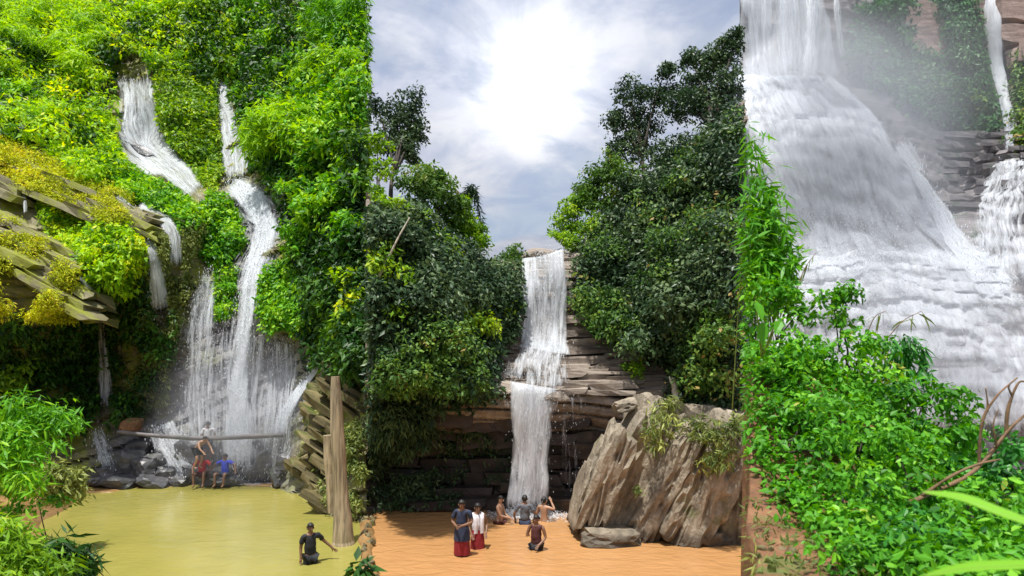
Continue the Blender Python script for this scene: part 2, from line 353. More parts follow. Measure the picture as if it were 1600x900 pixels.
DL = Depth([(-80, 720, 23), (0, 740, 24), (140, 757, 25.9), (230, 754, 26.3), (300, 750, 26.8), (430, 752, 26.5), (465, 770, 24.3), (500, 790, 22.2), (585, 818, 19.8),
    (-80, 600, 25), (0, 600, 26), (150, 600, 29.0), (230, 620, 28.6), (150, 500, 28.5), (230, 480, 28.3), (100, 480, 25.6), (0, 480, 24.2), (0, 400, 25), (100, 420, 26), (150, 455, 26.5), (0, 330, 27), (100, 370, 27.8),
    (0, 290, 28.6), (200, 440, 27.3), (240, 400, 27.8), (0, 230, 31), (130, 290, 30.4), (200, 320, 29.8), (260, 350, 29.4), (-80, 300, 27), (-80, 450, 23), (-80, 150, 34),
    (0, 150, 38), (100, 180, 38), (200, 235, 36.5), (300, 330, 31.2), (0, 0, 48), (200, 60, 44), (300, 60, 45), (0, -140, 60), (300, -140, 61), (-80, -140, 55),
    (210, 110, 42), (215, 180, 40), (215, 230, 38.5), (300, 290, 35), (345, 100, 44), (345, 160, 41), (365, 250, 37), (370, 290, 35), (420, 350, 32), (400, 420, 30), (380, 550, 28.5),
    (320, 600, 28.2), (330, 690, 27.3), (450, 600, 28), (480, 570, 27.3), (270, 150, 39), (270, 250, 37), (330, 360, 31.5), (300, 450, 29.3), (270, 560, 28.5),
    (450, 200, 35), (520, 100, 34), (575, 0, 37), (450, 350, 30.5), (520, 400, 27), (585, 450, 24.5), (520, 560, 25), (585, 560, 23), (585, 700, 21.3), (450, 680, 26.3), (500, 640, 24.3), (585, 200, 30), (585, -140, 44)])
DM = Depth([(560, 797, 21.5), (700, 797, 21.5), (800, 797, 21.5), (900, 797, 21.5), (1050, 790, 22), (1180, 790, 22), (600, 720, 23), (700, 700, 23.2), (780, 700, 22.8), (830, 700, 22.6), (900, 700, 22.6),
    (560, 640, 20.3), (600, 640, 20.5), (700, 640, 20.6), (780, 630, 21), (800, 622, 21), (870, 618, 21), (960, 612, 21.3), (1040, 612, 21.5), (800, 590, 22), (800, 535, 24.2), (880, 535, 24.5), (960, 560, 23.2), (1040, 575, 22.3),
    (830, 470, 25.0), (850, 400, 25.8), (830, 392, 26.4), (930, 480, 25), (930, 520, 24.6), (770, 480, 23.5), (700, 480, 21.2), (600, 480, 19.6), (580, 400, 20), (700, 400, 22.5), (650, 330, 22), (770, 420, 25), (560, 300, 21),
    (1000, 500, 23.2), (1100, 500, 20.8), (1180, 500, 19.4), (1000, 400, 24.2), (1100, 350, 22.4), (1180, 300, 21.4), (950, 330, 27), (1050, 240, 26), (1180, 150, 24.5), (1100, 600, 21.2), (1180, 620, 20.6)])
DR = Depth([(1130, 0, 33), (1165, 0, 33), (1165, 110, 32), (1310, 0, 34), (1310, 125, 32.5), (1130, 140, 30.2), (1170, 140, 30), (1260, 140, 30), (1350, 180, 29), (1170, 220, 28), (1300, 220, 27.6), (1400, 230, 28), (1450, 300, 27), (1480, 350, 26.2),
    (1180, 400, 26), (1300, 400, 24.6), (1400, 400, 24.6), (1520, 400, 24.2), (1300, 430, 23.6), (1600, 440, 23), (1300, 520, 22.2), (1450, 520, 21.7), (1600, 520, 21.6), (1300, 620, 21), (1450, 640, 20.2), (1600, 640, 19.7), (1130, 640, 22),
    (1130, 800, 21.2), (1400, 800, 20), (1720, 800, 19), (1400, 100, 35), (1450, 50, 35.6), (1500, 0, 36), (1560, 100, 34.5), (1600, 0, 34.2), (1550, 200, 33), (1480, 220, 32.5), (1500, 280, 31), (1470, 300, 28.6), (1500, 320, 27.2), (1560, 260, 29),
    (1600, 250, 28.2), (1570, 370, 25.6), (1600, 330, 26), (1720, 0, 35), (1720, 300, 27), (1720, 500, 21.5), (1400, -140, 40), (1165, -140, 36), (1720, -140, 40)])

def strata(V, tilt, thick, seed):
    """uneven bedding steps, 0..1 proud"""
    s = (V[..., 2] + V[..., 0] * math.tan(tilt)) / thick + .8 * fbm(V * .22, 2, seed)
    k = np.floor(s); fr = s - k
    lay = _h(k.astype(np.int64), np.zeros_like(k, np.int64), np.zeros_like(k, np.int64), seed)
    return lay * np.clip(np.minimum(fr, 1 - fr) * 7, 0, 1)
def cliff(name, D, px0, px1, base, top, tilt, thick, amp, mat, nc, nr, seed, rough=.35, zone=None, smooth=False):
    u = np.linspace(0, 1, nc); t = np.linspace(0, 1, nr)[:, None]
    px = px0 + (px1 - px0) * u
    b = np.interp(px, *zip(*base)); tp = np.interp(px, *zip(*top))
    py = b + (tp - b) * t; PX = np.broadcast_to(px, py.shape)
    Y = D(PX, py); V = P(PX, py, Y)
    dY = -amp * strata(V, tilt, thick, seed) - rough * fbm(V * .8, 4, seed + 5)
    V[..., 1] += dY
    dn = V[0].copy(); dn[:, 2] = -1.6; dn[:, 1] += .3
    bk = V[-1].copy(); bk[:, 0] *= (bk[:, 1] + 5) / bk[:, 1]; bk[:, 1] += 5; bk[:, 2] += 1.0
    b2 = bk.copy(); b2[:, 0] *= (b2[:, 1] + 16) / b2[:, 1]; b2[:, 1] += 16; b2[:, 2] += 1.5
    b3 = b2.copy(); b3[:, 2] = -2
    V = np.concatenate([dn[None], V, bk[None], b2[None], b3[None]])
    dz = None
    if zone is not None:
        qx, qy = pix(V); g = np.zeros(qx.shape)
        for (zx, zy, zr) in zone: g = np.maximum(g, np.clip(1.6 - np.sqrt((qx - zx) ** 2 + (qy - zy) ** 2) / zr + .35 * fbm(V * .7, 3, 2), 0, 1))
        dz = g.ravel()
    return tag(link(name, npmesh(name, V.reshape(-1, 3), [gridfaces(nr + 4, nc)], smooth=smooth, dens=dz), mat), kind='structure')

cliffL = cliff('cliff', DL, -80, 575, [(-80, 790), (0, 775), (140, 760), (430, 754), (465, 772), (500, 792), (580, 818)], [(-80, -140), (430, -140), (520, 20), (580, 190)], R(-22), .55, .55, MT['rockL'], 220, 240, 3, zone=[(350, 520, 60), (330, 620, 75), (420, 620, 70), (400, 440, 40), (385, 350, 45), (230, 720, 70), (400, 720, 60), (215, 200, 30)])
cliffM = cliff('cliff', DM, 575, 1160, [(566, 798), (1172, 796)], [(566, 300), (650, 335), (720, 385), (770, 424), (812, 405), (830, 394), (890, 399), (905, 388), (950, 335), (1050, 245), (1172, 150)], R(3), .42, .40, MT['rockM'], 220, 200, 8)
cliffR = cliff('cliff', DR, 1156, 1720, [(1161, 800), (1720, 806)], [(1161, -140), (1720, -140)], R(2), .62, .30, MT['rockR'], 190, 230, 14, rough=.14, smooth=True)

# ground sheet, pool bed, near banks
def sheet(name, x0, x1, y0, y1, z, mat, n=2):
    X, Y = np.meshgrid(np.linspace(x0, x1, n), np.linspace(y0, y1, n)); V = np.stack([X, Y, np.full_like(X, z)], -1).reshape(-1, 3)
    return tag(link(name, npmesh(name, V, [gridfaces(n, n)]), mat), kind='structure')
sheet('ground', -900, 900, -900, 1500, -1.9, MT['jsoil'])
SPIT = -.2255
def pool(name, xa, xb, mat, y0=3.0, y1=31):
    ny, nx = 60, 40; Y = np.linspace(y0, y1, ny)[:, None]; u = np.linspace(0, 1, nx)[None]
    X = xa(Y) + (xb(Y) - xa(Y)) * u; V = np.stack([X, np.broadcast_to(Y, X.shape), np.zeros_like(X)], -1).reshape(-1, 3)
    return tag(link(name, npmesh(name, V, [gridfaces(ny, nx)], smooth=True), mat), kind='structure')
pool('pool', lambda y: -45 + 0 * y, lambda y: SPIT * y, MT['poolL'])
pool('pool', lambda y: SPIT * y, lambda y: 30 + 0 * y, MT['poolM'], 3.0, 26)

def smooth01(x): x = np.clip(x, 0, 1); return x * x * (3 - 2 * x)
def bank_z(X, Y):
    """the bluff on the right and under the camera"""
    e = X - .358 * Y                                    # metres right of the bluff edge
    plate = smooth01((e + .06) / .17)
    back = 1 - smooth01((Y - 8.6) / 4.5)
    z = -1.6 + plate * back * (5.05 + 1.75 * smooth01((Y - 6.0) / 3.2) * (1 - smooth01((X - 3.6) / 3.2)) - .35 * smooth01((X - 4.5) / 3))
    near = 1 - smooth01((Y - 3.6) / 1.6)
    return np.maximum(z, -1.6 + near * 5.1)
def heightfield(name, x0, x1, y0, y1, nx, ny, zf, mat, nz=.08, seed=1):
    X, Y = np.meshgrid(np.linspace(x0, x1, nx), np.linspace(y0, y1, ny)); Z = zf(X, Y); V = np.stack([X, Y, Z], -1)
    V[..., 2] += nz * fbm(V * 1.7, 4, seed)
    return tag(link(name, npmesh(name, V.reshape(-1, 3), [gridfaces(ny, nx)], smooth=True), mat), kind='structure')
def bluff():
    e = np.concatenate([np.linspace(-16, -.5, 40), np.linspace(-.4, .5, 60), np.linspace(.6, 14, 110)])[None]; Y = np.linspace(-12, 14, 190)[:, None]
    X = .358 * Y + e + .10 * vnoise(np.stack(np.broadcast_arrays(Y * 1.3, e * 0, e * 0), -1), 4); V = np.stack([X, np.broadcast_to(Y, X.shape), bank_z(.358 * Y + e, Y + 0 * e)], -1); V[..., 2] += .05 * fbm(V * 1.7, 4, 4)
    return npmesh('bank', V.reshape(-1, 3), [gridfaces(190, e.shape[1])], smooth=True)
tag(link('bank', bluff(), MT['earth']), kind='structure')
def lbank_z(X, Y):
    e = -(X + .665 * Y) + .5 * np.sin(Y * .9)
    return -1.5 + 2.2 * smooth01((e + .4) / 2.2) + 1.2 * smooth01((e - 1.5) / 5)
heightfield('bank', -34, -4, 6, 27, 140, 110, lbank_z, MT['mud'], .12, 6)
def spit_mesh():
    n = 90; Y = np.linspace(5, 20.4, n); prof = np.array([(-.34, -.12), (-.2, .06), (0, .15), (.2, .06), (.34, -.12)])
    V = np.zeros((n, 5, 3)); w = .8 + .35 * vnoise(np.stack([Y, Y * 0, Y * 0], -1), 3)
    V[..., 0] = (SPIT * Y)[:, None] + prof[:, 0] * w[:, None]; V[..., 1] = Y[:, None]; V[..., 2] = prof[:, 1] * w[:, None]
    V[..., 2] += .05 * fbm(V * 3, 3, 2); V[..., 0] += .07 * fbm(V * 1.5, 2, 9)
    return npmesh('mud_spit', V.reshape(-1, 3), [gridfaces(n, 5)], smooth=True)
tag(link('mud_spit', spit_mesh(), MT['mud']), kind='structure')
def mud_bar(px, py, wx, wy):
    V, Fc = (lambda b: (b[0].copy(), b[1]))(ico_(3)); V = V * (1 + .25 * fbm(V * 1.5, 3, int(px)))[:, None]; Y = ywater(py)
    o = tag(link('mud_bar', npmesh('mud_bar', V * np.array([wx, wy, .06]), [Fc], smooth=True), MT['mud']), kind='structure'); o.location = ((px - CX) / F * Y, Y, -.01)
def ico_(sub):
    bm = bmesh.new(); bmesh.ops.create_icosphere(bm, subdivisions=sub, radius=1); V = np.array([v.co for v in bm.verts]); Fc = np.array([[v.index for v in f.verts] for f in bm.faces]); bm.free(); return V, Fc
mud_bar(215, 759, 1.9, .35); mud_bar(418, 758, .9, .3); mud_bar(150, 766, 1.0, .5)

# ------------------------------------------------------------------ rocks
def ico(sub):
    bm = bmesh.new(); bmesh.ops.create_icosphere(bm, subdivisions=sub, radius=1)
    V = np.array([v.co for v in bm.verts]); Fc = np.array([[v.index for v in f.verts] for f in bm.faces]); bm.free(); return V, Fc
ICO = {k: ico(k) for k in (1, 2, 3, 4, 5)}
def poly_rock(sub, seed, nplanes=14, rough=.05, box=.0, strat=None, amp=.05, kk=5):
    """angular rock: unit directions cut by random planes"""
    r = np.random.default_rng(seed); D, Fc = ICO[sub]
    n = r.normal(size=(nplanes, 3)); n /= np.linalg.norm(n, axis=1)[:, None]; h = r.uniform(.72, 1.0, nplanes)
    if box:
        ax = np.vstack([np.eye(3), -np.eye(3)]) + r.normal(size=(6, 3)) * .09; ax /= np.linalg.norm(ax, axis=1)[:, None]
        n = np.vstack([n, ax]); h = np.concatenate([h * (1 + box), r.uniform(.80, .95, 6)])
    c = D @ n.T; rad = np.min(np.where(c > .05, h / np.maximum(c, .05), 9), axis=1)
    V = D * rad[:, None]
    if strat is not None:
        s = V @ np.array(strat) * kk + .5 * fbm(V * 1.2, 2, seed); k = np.floor(s).astype(np.int64); fr = s - k
        V = V * (1 - amp * _h(k, k * 0, k * 0, seed) - amp * .9 * (np.minimum(fr, 1 - fr) < .10))[:, None]
    V = V * (1 + rough * fbm(V * 2.5, 4, seed))[:, None]
    return V, Fc
def rock_mesh(name, *a, smooth=False, **k):
    V, Fc = poly_rock(*a, **k); return npmesh(name, V, [Fc], smooth=smooth)
SLABS = {}
def slab_variants(key, mat, n=6, sub=2):
    SLABS[key] = []
    for i in range(n):
        bm = bmesh.new(); bmesh.ops.create_cube(bm, size=2); bmesh.ops.subdivide_edges(bm, edges=[e for e in bm.edges if abs(e.verts[0].co.x - e.verts[1].co.x) > 1], cuts=3); bmesh.ops.subdivide_edges(bm, edges=[e for e in bm.edges if abs(e.verts[0].co.y - e.verts[1].co.y) > 1], cuts=1)
        rr = np.random.default_rng(90 + i)
        for v in bm.verts:
            e = abs(v.co.x); v.co.z *= 1 - .28 * e * rr.random(); v.co.y *= 1 - .3 * e * rr.random(); v.co += Vector(rr.normal(size=3)) * .07; v.co.x *= 1 + .12 * rr.normal() * (e > .9)
        me = bpy.data.meshes.new('rock_slab'); bm.to_mesh(me); bm.free(); me.materials.append(mat); SLABS[key].append(me)
for k in ('rockL', 'rockS', 'rockM', 'rockC', 'rockR', 'rockP', 'rockLw'): slab_variants(k, MT[k])
SLABS['pebble'] = []
for i in range(4):
    me = rock_mesh('stone', 2, 300 + i, nplanes=10, rough=.06, box=.2); me.materials.append(MT['rockS']); SLABS['pebble'].append(me)
def slab(parent, key, px, py, Y, lx, ly, lz, tilt, i, yaw=0, name='rock_slab'):
    o = link(name, SLABS[key][i % len(SLABS[key])], None, parent); o.location = P(px, py, Y); o.scale = (lx / 2, ly / 2, lz / 2)
    o.rotation_euler = (RS.uniform(-.06, .06), tilt + RS.uniform(-.04, .04), yaw + RS.uniform(-.12, .12)); return o
# left ledges: long tilted beds
n = 0
for (xa, ya, xb, yb, rows, dy, key) in [(-30, 226, 240, 338, 6, 9, 'rockL'), (-30, 318, 120, 400, 6, 9, 'rockL'), (40, 396, 150, 466, 5, 9, 'rockL'), (-30, 262, 30, 290, 3, 9, 'rockL'), (180, 212, 232, 236, 2, 8, 'rockLw')]:
    for rr_ in range(rows):
        x = xa + RS.uniform(0, 14)
        while x < xb - rr_ * 12:
            w = min(RS.uniform(60, 130), xb - x + 16); cx = x + w / 2; py = ya + (yb - ya) * (cx - xa) / (xb - xa) + rr_ * dy + RS.uniform(-3, 3)
            Y = float(DL(cx, py)) - RS.uniform(.35, .85)
            slab(cliffL, key, cx, py, Y, w * Y / F * 1.12, RS.uniform(1.4, 2.2), RS.uniform(.22, .36), math.atan2(yb - ya, xb - xa), n); n += 1; x += w * RS.uniform(.8, 1.0)
# inclined beds under the driftwood post
for rr_ in range(24):
    x = 428 + RS.uniform(0, 20)
    while x < 580:
        w = RS.uniform(30, 72); cx = x + w / 2; py = 550 + rr_ * 12 + (cx - 500) * .66 + RS.uniform(-4, 4)
        lo = np.interp(cx, [440, 465, 500, 580], [752, 772, 792, 822]); hi = np.interp(cx, [440, 480, 520, 580], [740, 610, 590, 575])
        if hi < py < lo + 4 and cx + w * .45 < 577 and cx - w * .45 > np.interp(py, [590, 640, 700, 760], [482, 462, 452, 446]):
            Y = float(DL(cx, min(py, lo))) - RS.uniform(.1, .5)
            slab(cliffL, 'rockS', cx, py, Y, w * Y / F * 1.15, RS.uniform(.7, 1.6), RS.uniform(.14, .30), R(33), n); n += 1
        x += w * RS.uniform(.75, 1.05)
# middle: flat beds beside and under the water
for rr_ in range(12):
    x = 786 + RS.uniform(0, 30); z0 = 534 + rr_ * 7.4
    while x < 1062:
        w = RS.uniform(34, 100); cx = x + w / 2; py = z0 + (cx - 800) * .03 + RS.uniform(-2, 2)
        if py < 620 and cx > np.interp(py, [530, 560, 580, 620], [700, 700, 700, 700]) and cx < np.interp(py, [530, 556, 572, 590, 622], [930, 990, 1050, 1060, 1050]):
            Y = float(DM(cx, py)) - .2
            slab(cliffM, 'rockM', cx, py, Y, w * Y / F * 1.15, RS.uniform(.5, .95), RS.uniform(.12, .24), R(-2), n); n += 1
        x += w * RS.uniform(.8, 1.05)
for (cx, py, w, hh) in [(905, 500, 46, 14), (912, 520, 60, 12), (900, 476, 36, 12), (925, 534, 66, 12), (918, 460, 30, 16)]:
    Y = float(DM(cx, py)) - .25; slab(cliffM, 'rockM', cx, py, Y, w * Y / F, 1.0, hh * Y / F, R(-2), n); n += 1
# cave wall courses
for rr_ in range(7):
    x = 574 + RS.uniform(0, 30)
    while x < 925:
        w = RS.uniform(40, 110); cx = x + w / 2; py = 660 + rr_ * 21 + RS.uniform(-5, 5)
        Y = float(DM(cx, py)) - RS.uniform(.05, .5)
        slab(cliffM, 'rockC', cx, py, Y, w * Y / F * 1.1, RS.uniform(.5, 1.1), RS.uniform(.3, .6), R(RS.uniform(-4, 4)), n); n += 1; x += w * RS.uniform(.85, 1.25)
# right: grey beds and the pink faces high up
for rr_ in range(11):
    x = 1440 + rr_ * 3 + RS.uniform(0, 20)
    while x < 1640:
        w = RS.uniform(24, 66); cx = x + w / 2; py = 214 + rr_ * 11 + RS.uniform(-3, 3); Y = float(DR(cx, py)) - .3
        slab(cliffR, 'rockR', cx, py, Y, w * Y / F * 1.12, RS.uniform(.6, 1.2), RS.uniform(.2, .36), R(RS.uniform(-3, 3)), n); n += 1; x += w * RS.uniform(.8, 1.1)
for (cx, py, w, hh) in [(1436, 28, 50, 36), (1458, 62, 56, 30), (1440, 78, 46, 24), (1470, 88, 40, 18), (1540, 14, 60, 30), (1590, 20, 60, 34), (1550, 44, 46, 24), (1590, 60, 56, 26), (1550, 70, 40, 22), (1610, 90, 50, 30), (1480, 40, 30, 26)]:
    Y = float(DR(cx, py)) - .12; slab(cliffR, 'rockP', cx, py, Y, w * Y / F * 1.1, .9, hh * Y / F * 1.1, R(RS.uniform(-4, 8)), n); n += 1

# loose wet rocks at the foot of the left fall
rock_spots = [(165, 742, 34, 26), (205, 728, 40, 44), (235, 735, 36, 40), (262, 742, 28, 26), (190, 752, 46, 16), (242, 752, 44, 14), (215, 702, 34, 26), (152, 752, 26, 14), (280, 752, 30, 14), (300, 742, 26, 24), (336, 744, 40, 24), (350, 752, 50, 14), (300, 712, 40, 44), (272, 690, 36, 40), (335, 716, 30, 40), (362, 708, 26, 40), (392, 742, 30, 18), (420, 728, 36, 46), (412, 704, 26, 30), (440, 745, 30, 26), (452, 722, 30, 30)]
ROCK_LABELS = ['low dark rock second from the left end of the wet rocks', 'tall dark rock standing below the orange-brown stone', 'upright dark rock right of the tall one below the orange-brown stone', 'small rock left of the foaming run-out at the water line', 'long flat rock at the water line under the tall dark rock', 'flat rock at the water line under the left run-out',
    'grey rock touching the left end of the pole', 'small leftmost wet rock on the shore of the green pool', 'flat water-line rock left of the red-shirted person', 'rock just left of the red-shirted person', 'rock between the red-shirted and the blue-shirted person', 'flat rock at the water under the blue-shirted person', 'dark rock under the bending shirtless climber', 'dark rock behind the left run-out above the pole', 'rock between climber and main chute', 'rock in the splash right of the climber below the pole',
    'low rock at the water line right of the blue-shirted person', 'tall dark rock at the right foot of the left falls', 'rock just under the pole right of the main chute', 'rightmost low rock beside the inclined beds at the water', 'upper rightmost rock beside the inclined beds']
for i, (cx, py, w, hh) in enumerate(rock_spots):
    Y = float(DL(cx, min(py, 750))) - .45 - .015 * max(0, py - 720)
    o = link('rock', rock_mesh('rock', 3, 500 + i, nplanes=9, rough=.09, box=.15), MT['rockLw']); o.location = P(cx, py, Y); s = Y / F / 2 * 1.25
    o.scale = (w * s, w * s * .9, hh * s); o.rotation_euler = (0, RS.uniform(-.3, .3), RS.uniform(0, 6))
    tag(o, ROCK_LABELS[i], 'rock', 'wet rocks at the foot of the left waterfall')
ob = link('rock', rock_mesh('rock', 3, 560, nplanes=10, rough=.07, box=.15), MT['earth']); ob.location = P(206, 664, 26.6); ob.scale = (.36, .35, .32); tag(ob, 'small orange-brown rock left of the pole end at the left falls', 'rock')
ob = link('rock', rock_mesh('rock', 3, 561, nplanes=10, rough=.07, box=.15), MT['earth']); ob.location = P(66, 732, 21.5); ob.scale = (.36, .35, .2); tag(ob, 'orange-brown stone on the muddy shore at far left of the green pool', 'rock')
# stones along the mud spit
for i in range(34):
    Y = 8 + 12.6 * RS.random(); o = link('stone', SLABS['pebble'][i % 4]); s = RS.uniform(.05, .12)
    o.location = (SPIT * Y + RS.uniform(-.16, .16), Y, .05 + RS.uniform(0, .06)); o.scale = (s * 1.2, s * 1.1, s * .8); o.rotation_euler = RS.uniform(0, 6, 3)
    tag(o, 'small grey stone on the mud spit between the green and the orange pool', 'stone', 'stones on the mud spit')

# the big tan boulder: steeply bedded blocks
bp = P(1030, 850, 18.4); boulder = empty('boulder', bp); tag(boulder, 'big tan boulder with steep cracked beds standing in the orange pool', 'boulder')
def block(px, py, Y, lx, ly, lz, tilt, seed, sub=4, mat='rockB', yaw=0, kk=3.5):
    me = rock_mesh('rock_block', sub, seed, nplanes=7, rough=.035, box=.3, strat=(1, .15, .12), amp=.10, kk=kk)
    o = link('rock_block', me, MT[mat], boulder); o.location = P(px, py, Y) - bp; o.scale = (lx / 2 * .9, ly / 2, lz / 2); o.rotation_euler = (0, tilt, yaw); o.location.y += .28 * math.sin(seed * 2.7); return o
for (px, py, Y, lx, ly, lz, tilt, seed, yaw) in [
        (985, 735, 18.9, 1.75, 2.6, 4.7, 24, 1, .1), (944, 745, 18.6, 1.1, 2.2, 3.8, 18, 2, -.1), (920, 775, 18.5, .8, 1.8, 2.6, 14, 3, 0), (1012, 668, 19.3, 1.5, 2.2, 2.2, 24, 4, .2),
        (1040, 745, 18.7, 1.3, 2.6, 4.3, 27, 5, -.05), (1072, 770, 18.2, 1.25, 2.4, 3.6, 25, 6, .1), (1100, 748, 18.6, 1.6, 2.6, 4.6, 20, 7, -.1), (1135, 752, 18.3, 1.7, 2.6, 4.5, 16, 8, .1), (1172, 745, 18.6, 1.6, 2.6, 4.7, 10, 9, 0),
        (1060, 682, 19.4, 2.4, 2.2, 2.4, 12, 10, .2), (1130, 690, 19.5, 2.6, 2.2, 2.8, 6, 11, 0)]:
    block(px, py, Y, lx, ly, lz, R(tilt), 700 + seed, 4, 'rockB', yaw)
for (px, py, Y, lx, ly, lz, tilt, seed, yaw) in [
        (950, 832, 18.1, 2.3, 1.5, .62, 3, 21, 0), (1100, 846, 17.8, 2.4, 1.5, .8, -2, 24, 0),
        (1050, 800, 17.9, .6, .9, 1.7, 28, 27, 0), (940, 716, 18.5, .6, 1.2, 1.5, 26, 29, 0), (975, 632, 19.3, .9, 1.2, .42, -14, 30, 0)]:
    block(px, py, Y, lx, ly, lz, R(tilt), 700 + seed, 3, 'rockB', yaw, 2.5)

# ------------------------------------------------------------------ water
FALLS = []
def on_fall(px, py, m=1.0):
    hit = np.zeros(np.shape(px), bool)
    for C in FALLS:
        d2 = (px[:, None] - C[None, :, 0]) ** 2 + (py[:, None] - C[None, :, 1]) ** 2
        j = d2.argmin(1); hit |= np.sqrt(d2[np.arange(len(px)), j]) < C[j, 2] * .5 * m
    return hit
def sheet_of(D, pts, off, seed, nu=22, dens=1.0, spread=1.0, bulge=.12, horiz=False, fade0=.05, fade1=.08, edge=.35, bands=0, steps=None, rag=.10):
    """flow sheet: pts rows (px, py, width px, [Y])"""
    A = np.array([(p + (np.nan,))[:4] if len(p) == 3 else p for p in pts], float)
    Yc = np.where(np.isnan(A[:, 3]), D(A[:, 0], A[:, 1]) if D else 0, A[:, 3]); A[:, 3] = Yc
    m = max(12, int(np.abs(np.diff(A[:, 1])).sum() / 5)); C = spline(A, m)
    t = np.gradient(C[:, :2], axis=0); t /= np.linalg.norm(t, axis=1)[:, None] + 1e-6; nrm = np.stack([t[:, 1], -t[:, 0]], -1)
    flat = (np.abs(nrm[:, :1]) < .25) | horiz; nrm = np.where(flat, np.array([[1.0, 0.0]]), nrm)
    u = np.linspace(-.5, .5, nu)
    PX = C[:, None, 0] + nrm[:, None, 0] * u[None] * C[:, None, 2] * spread; PY = C[:, None, 1] + nrm[:, None, 1] * u[None] * C[:, None, 2] * spread
    if D is not None and np.isnan(np.array([(p + (np.nan,))[3] if len(p) == 3 else p[3] for p in pts], float)).all(): Y = D(PX, PY)
    else: Y = np.broadcast_to(C[:, None, 3], PX.shape)
    Y = Y - off - bulge * np.cos(u * np.pi)[None]
    V = P(PX, PY, Y); V[..., 1] += .10 * fbm(V * np.array([1.4, 1.4, .5]), 3, seed); 
    stp = 0
    if steps:
        amp, th = steps; q = V[..., 2] / th + 1.1 * vnoise(np.stack([V[..., 0] * .45, V[..., 2] * .25, V[..., 0] * 0], -1), seed % 9) + .35 * vnoise(np.stack([V[..., 0] * 1.6, V[..., 2] * .9, V[..., 0] * 0], -1), seed % 9 + 1)
        fr = q - np.floor(q); a_ = amp * (.5 + .5 * vnoise(np.stack([V[..., 0] * .3, np.floor(q), V[..., 0] * 0], -1), 4)); V[..., 1] -= a_ * (np.where(fr > .82, (1 - fr) / .18, 1 - .55 * fr / .82)); V[..., 2] += a_ * .25 * (fr > .7); stp = np.where(fr > .62, .16, -.16 * np.exp(-((fr - .25) / .2) ** 2))
    ds = np.concatenate([[0], np.cumsum(np.linalg.norm(np.diff(V[:, nu // 2], axis=0), axis=1))])
    w = np.linalg.norm(V[:, -1] - V[:, 0], axis=1)
    uv = np.stack([u[None] * w[:, None] + seed * 3.7, np.broadcast_to(ds[:, None], PX.shape) + seed], -1)
    vv = np.linspace(0, 1, m)
    au = np.abs(u)[None] + rag * fbm(np.stack([uv[..., 0] * .9, uv[..., 1] * .55, uv[..., 0] * 0], -1), 3, 6)
    ef = np.clip((.5 - au) / (.5 * edge), 0, 1) * np.clip((.5 - np.abs(u)) / .03, 0, 1)[None]
    dn = dens * (np.clip(vv / fade0, 0, 1) * np.clip((1 - vv) / fade1, 0, 1))[:, None] * (ef * ef * (3 - 2 * ef)) + stp
    if bands: dn = dn - bands * np.clip(vnoise(np.stack([V[..., 0] * .5, V[..., 2] * 0, V[..., 2] * 3.2], -1), seed % 7) + .1, 0, 1)
    return V, uv, dn, gridfaces(m, nu), C
def waterfall(name, label, D, pts, mat='fall', layers=((.25, 1.0, 1.0),), seed=1, keep=True, drops=0, dsize=.03, **kw):
    root = empty(name, P(pts[-1][0], pts[-1][1], pts[-1][3] if len(pts[-1]) > 3 else float(D(pts[-1][0], pts[-1][1])))); loc = np.array(root.location)
    tag(root, label, 'waterfall', kind=None)
    C = None
    for i, (off, spread, dens) in enumerate(layers):
        V, uv, dn, Fc, C = sheet_of(D, pts, off, seed + i * 13, dens=dens, spread=spread, **kw)
        link('water_sheet', npmesh('water_sheet', V.reshape(-1, 3) - loc, [Fc], uv=uv.reshape(-1, 2), dens=dn.ravel(), smooth=True), MT[mat], root)
        if drops and i == 0:
            k = drops; r = np.random.default_rng(seed + 77); a = r.integers(0, V.shape[0], k); b = np.clip((r.normal(.5, .2, k) * V.shape[1]).astype(int), 0, V.shape[1] - 1)
            c = V[a, b] + r.normal(size=(k, 3)) * np.array([.12, .18, .15]) - np.array([0, .12, 0])
            o = droplets('spray_drops', c - loc, dsize, r, root)
    if keep: FALLS.append(C[:, :3])
    return root
OCT = np.array([(1, 0, 0), (-1, 0, 0), (0, 1, 0), (0, -1, 0), (0, 0, 1), (0, 0, -1)], float)
OCF = np.array([(0, 2, 4), (2, 1, 4), (1, 3, 4), (3, 0, 4), (2, 0, 5), (1, 2, 5), (3, 1, 5), (0, 3, 5)])
def droplets(name, c, size, r, parent, stretch=4.0):
    k = len(c); s = size * .30 * r.uniform(.3, 1.2, k) ** 1.5
    V = c[:, None] + OCT[None] * s[:, None, None] * np.array([1, 1, stretch]) ; Fc = OCF[None] + (np.arange(k) * 6)[:, None, None]
    o = link(name, npmesh(name, V.reshape(-1, 3), [Fc.reshape(-1, 3)], smooth=True), MT['drop'], parent); tag(o, kind='stuff'); return o

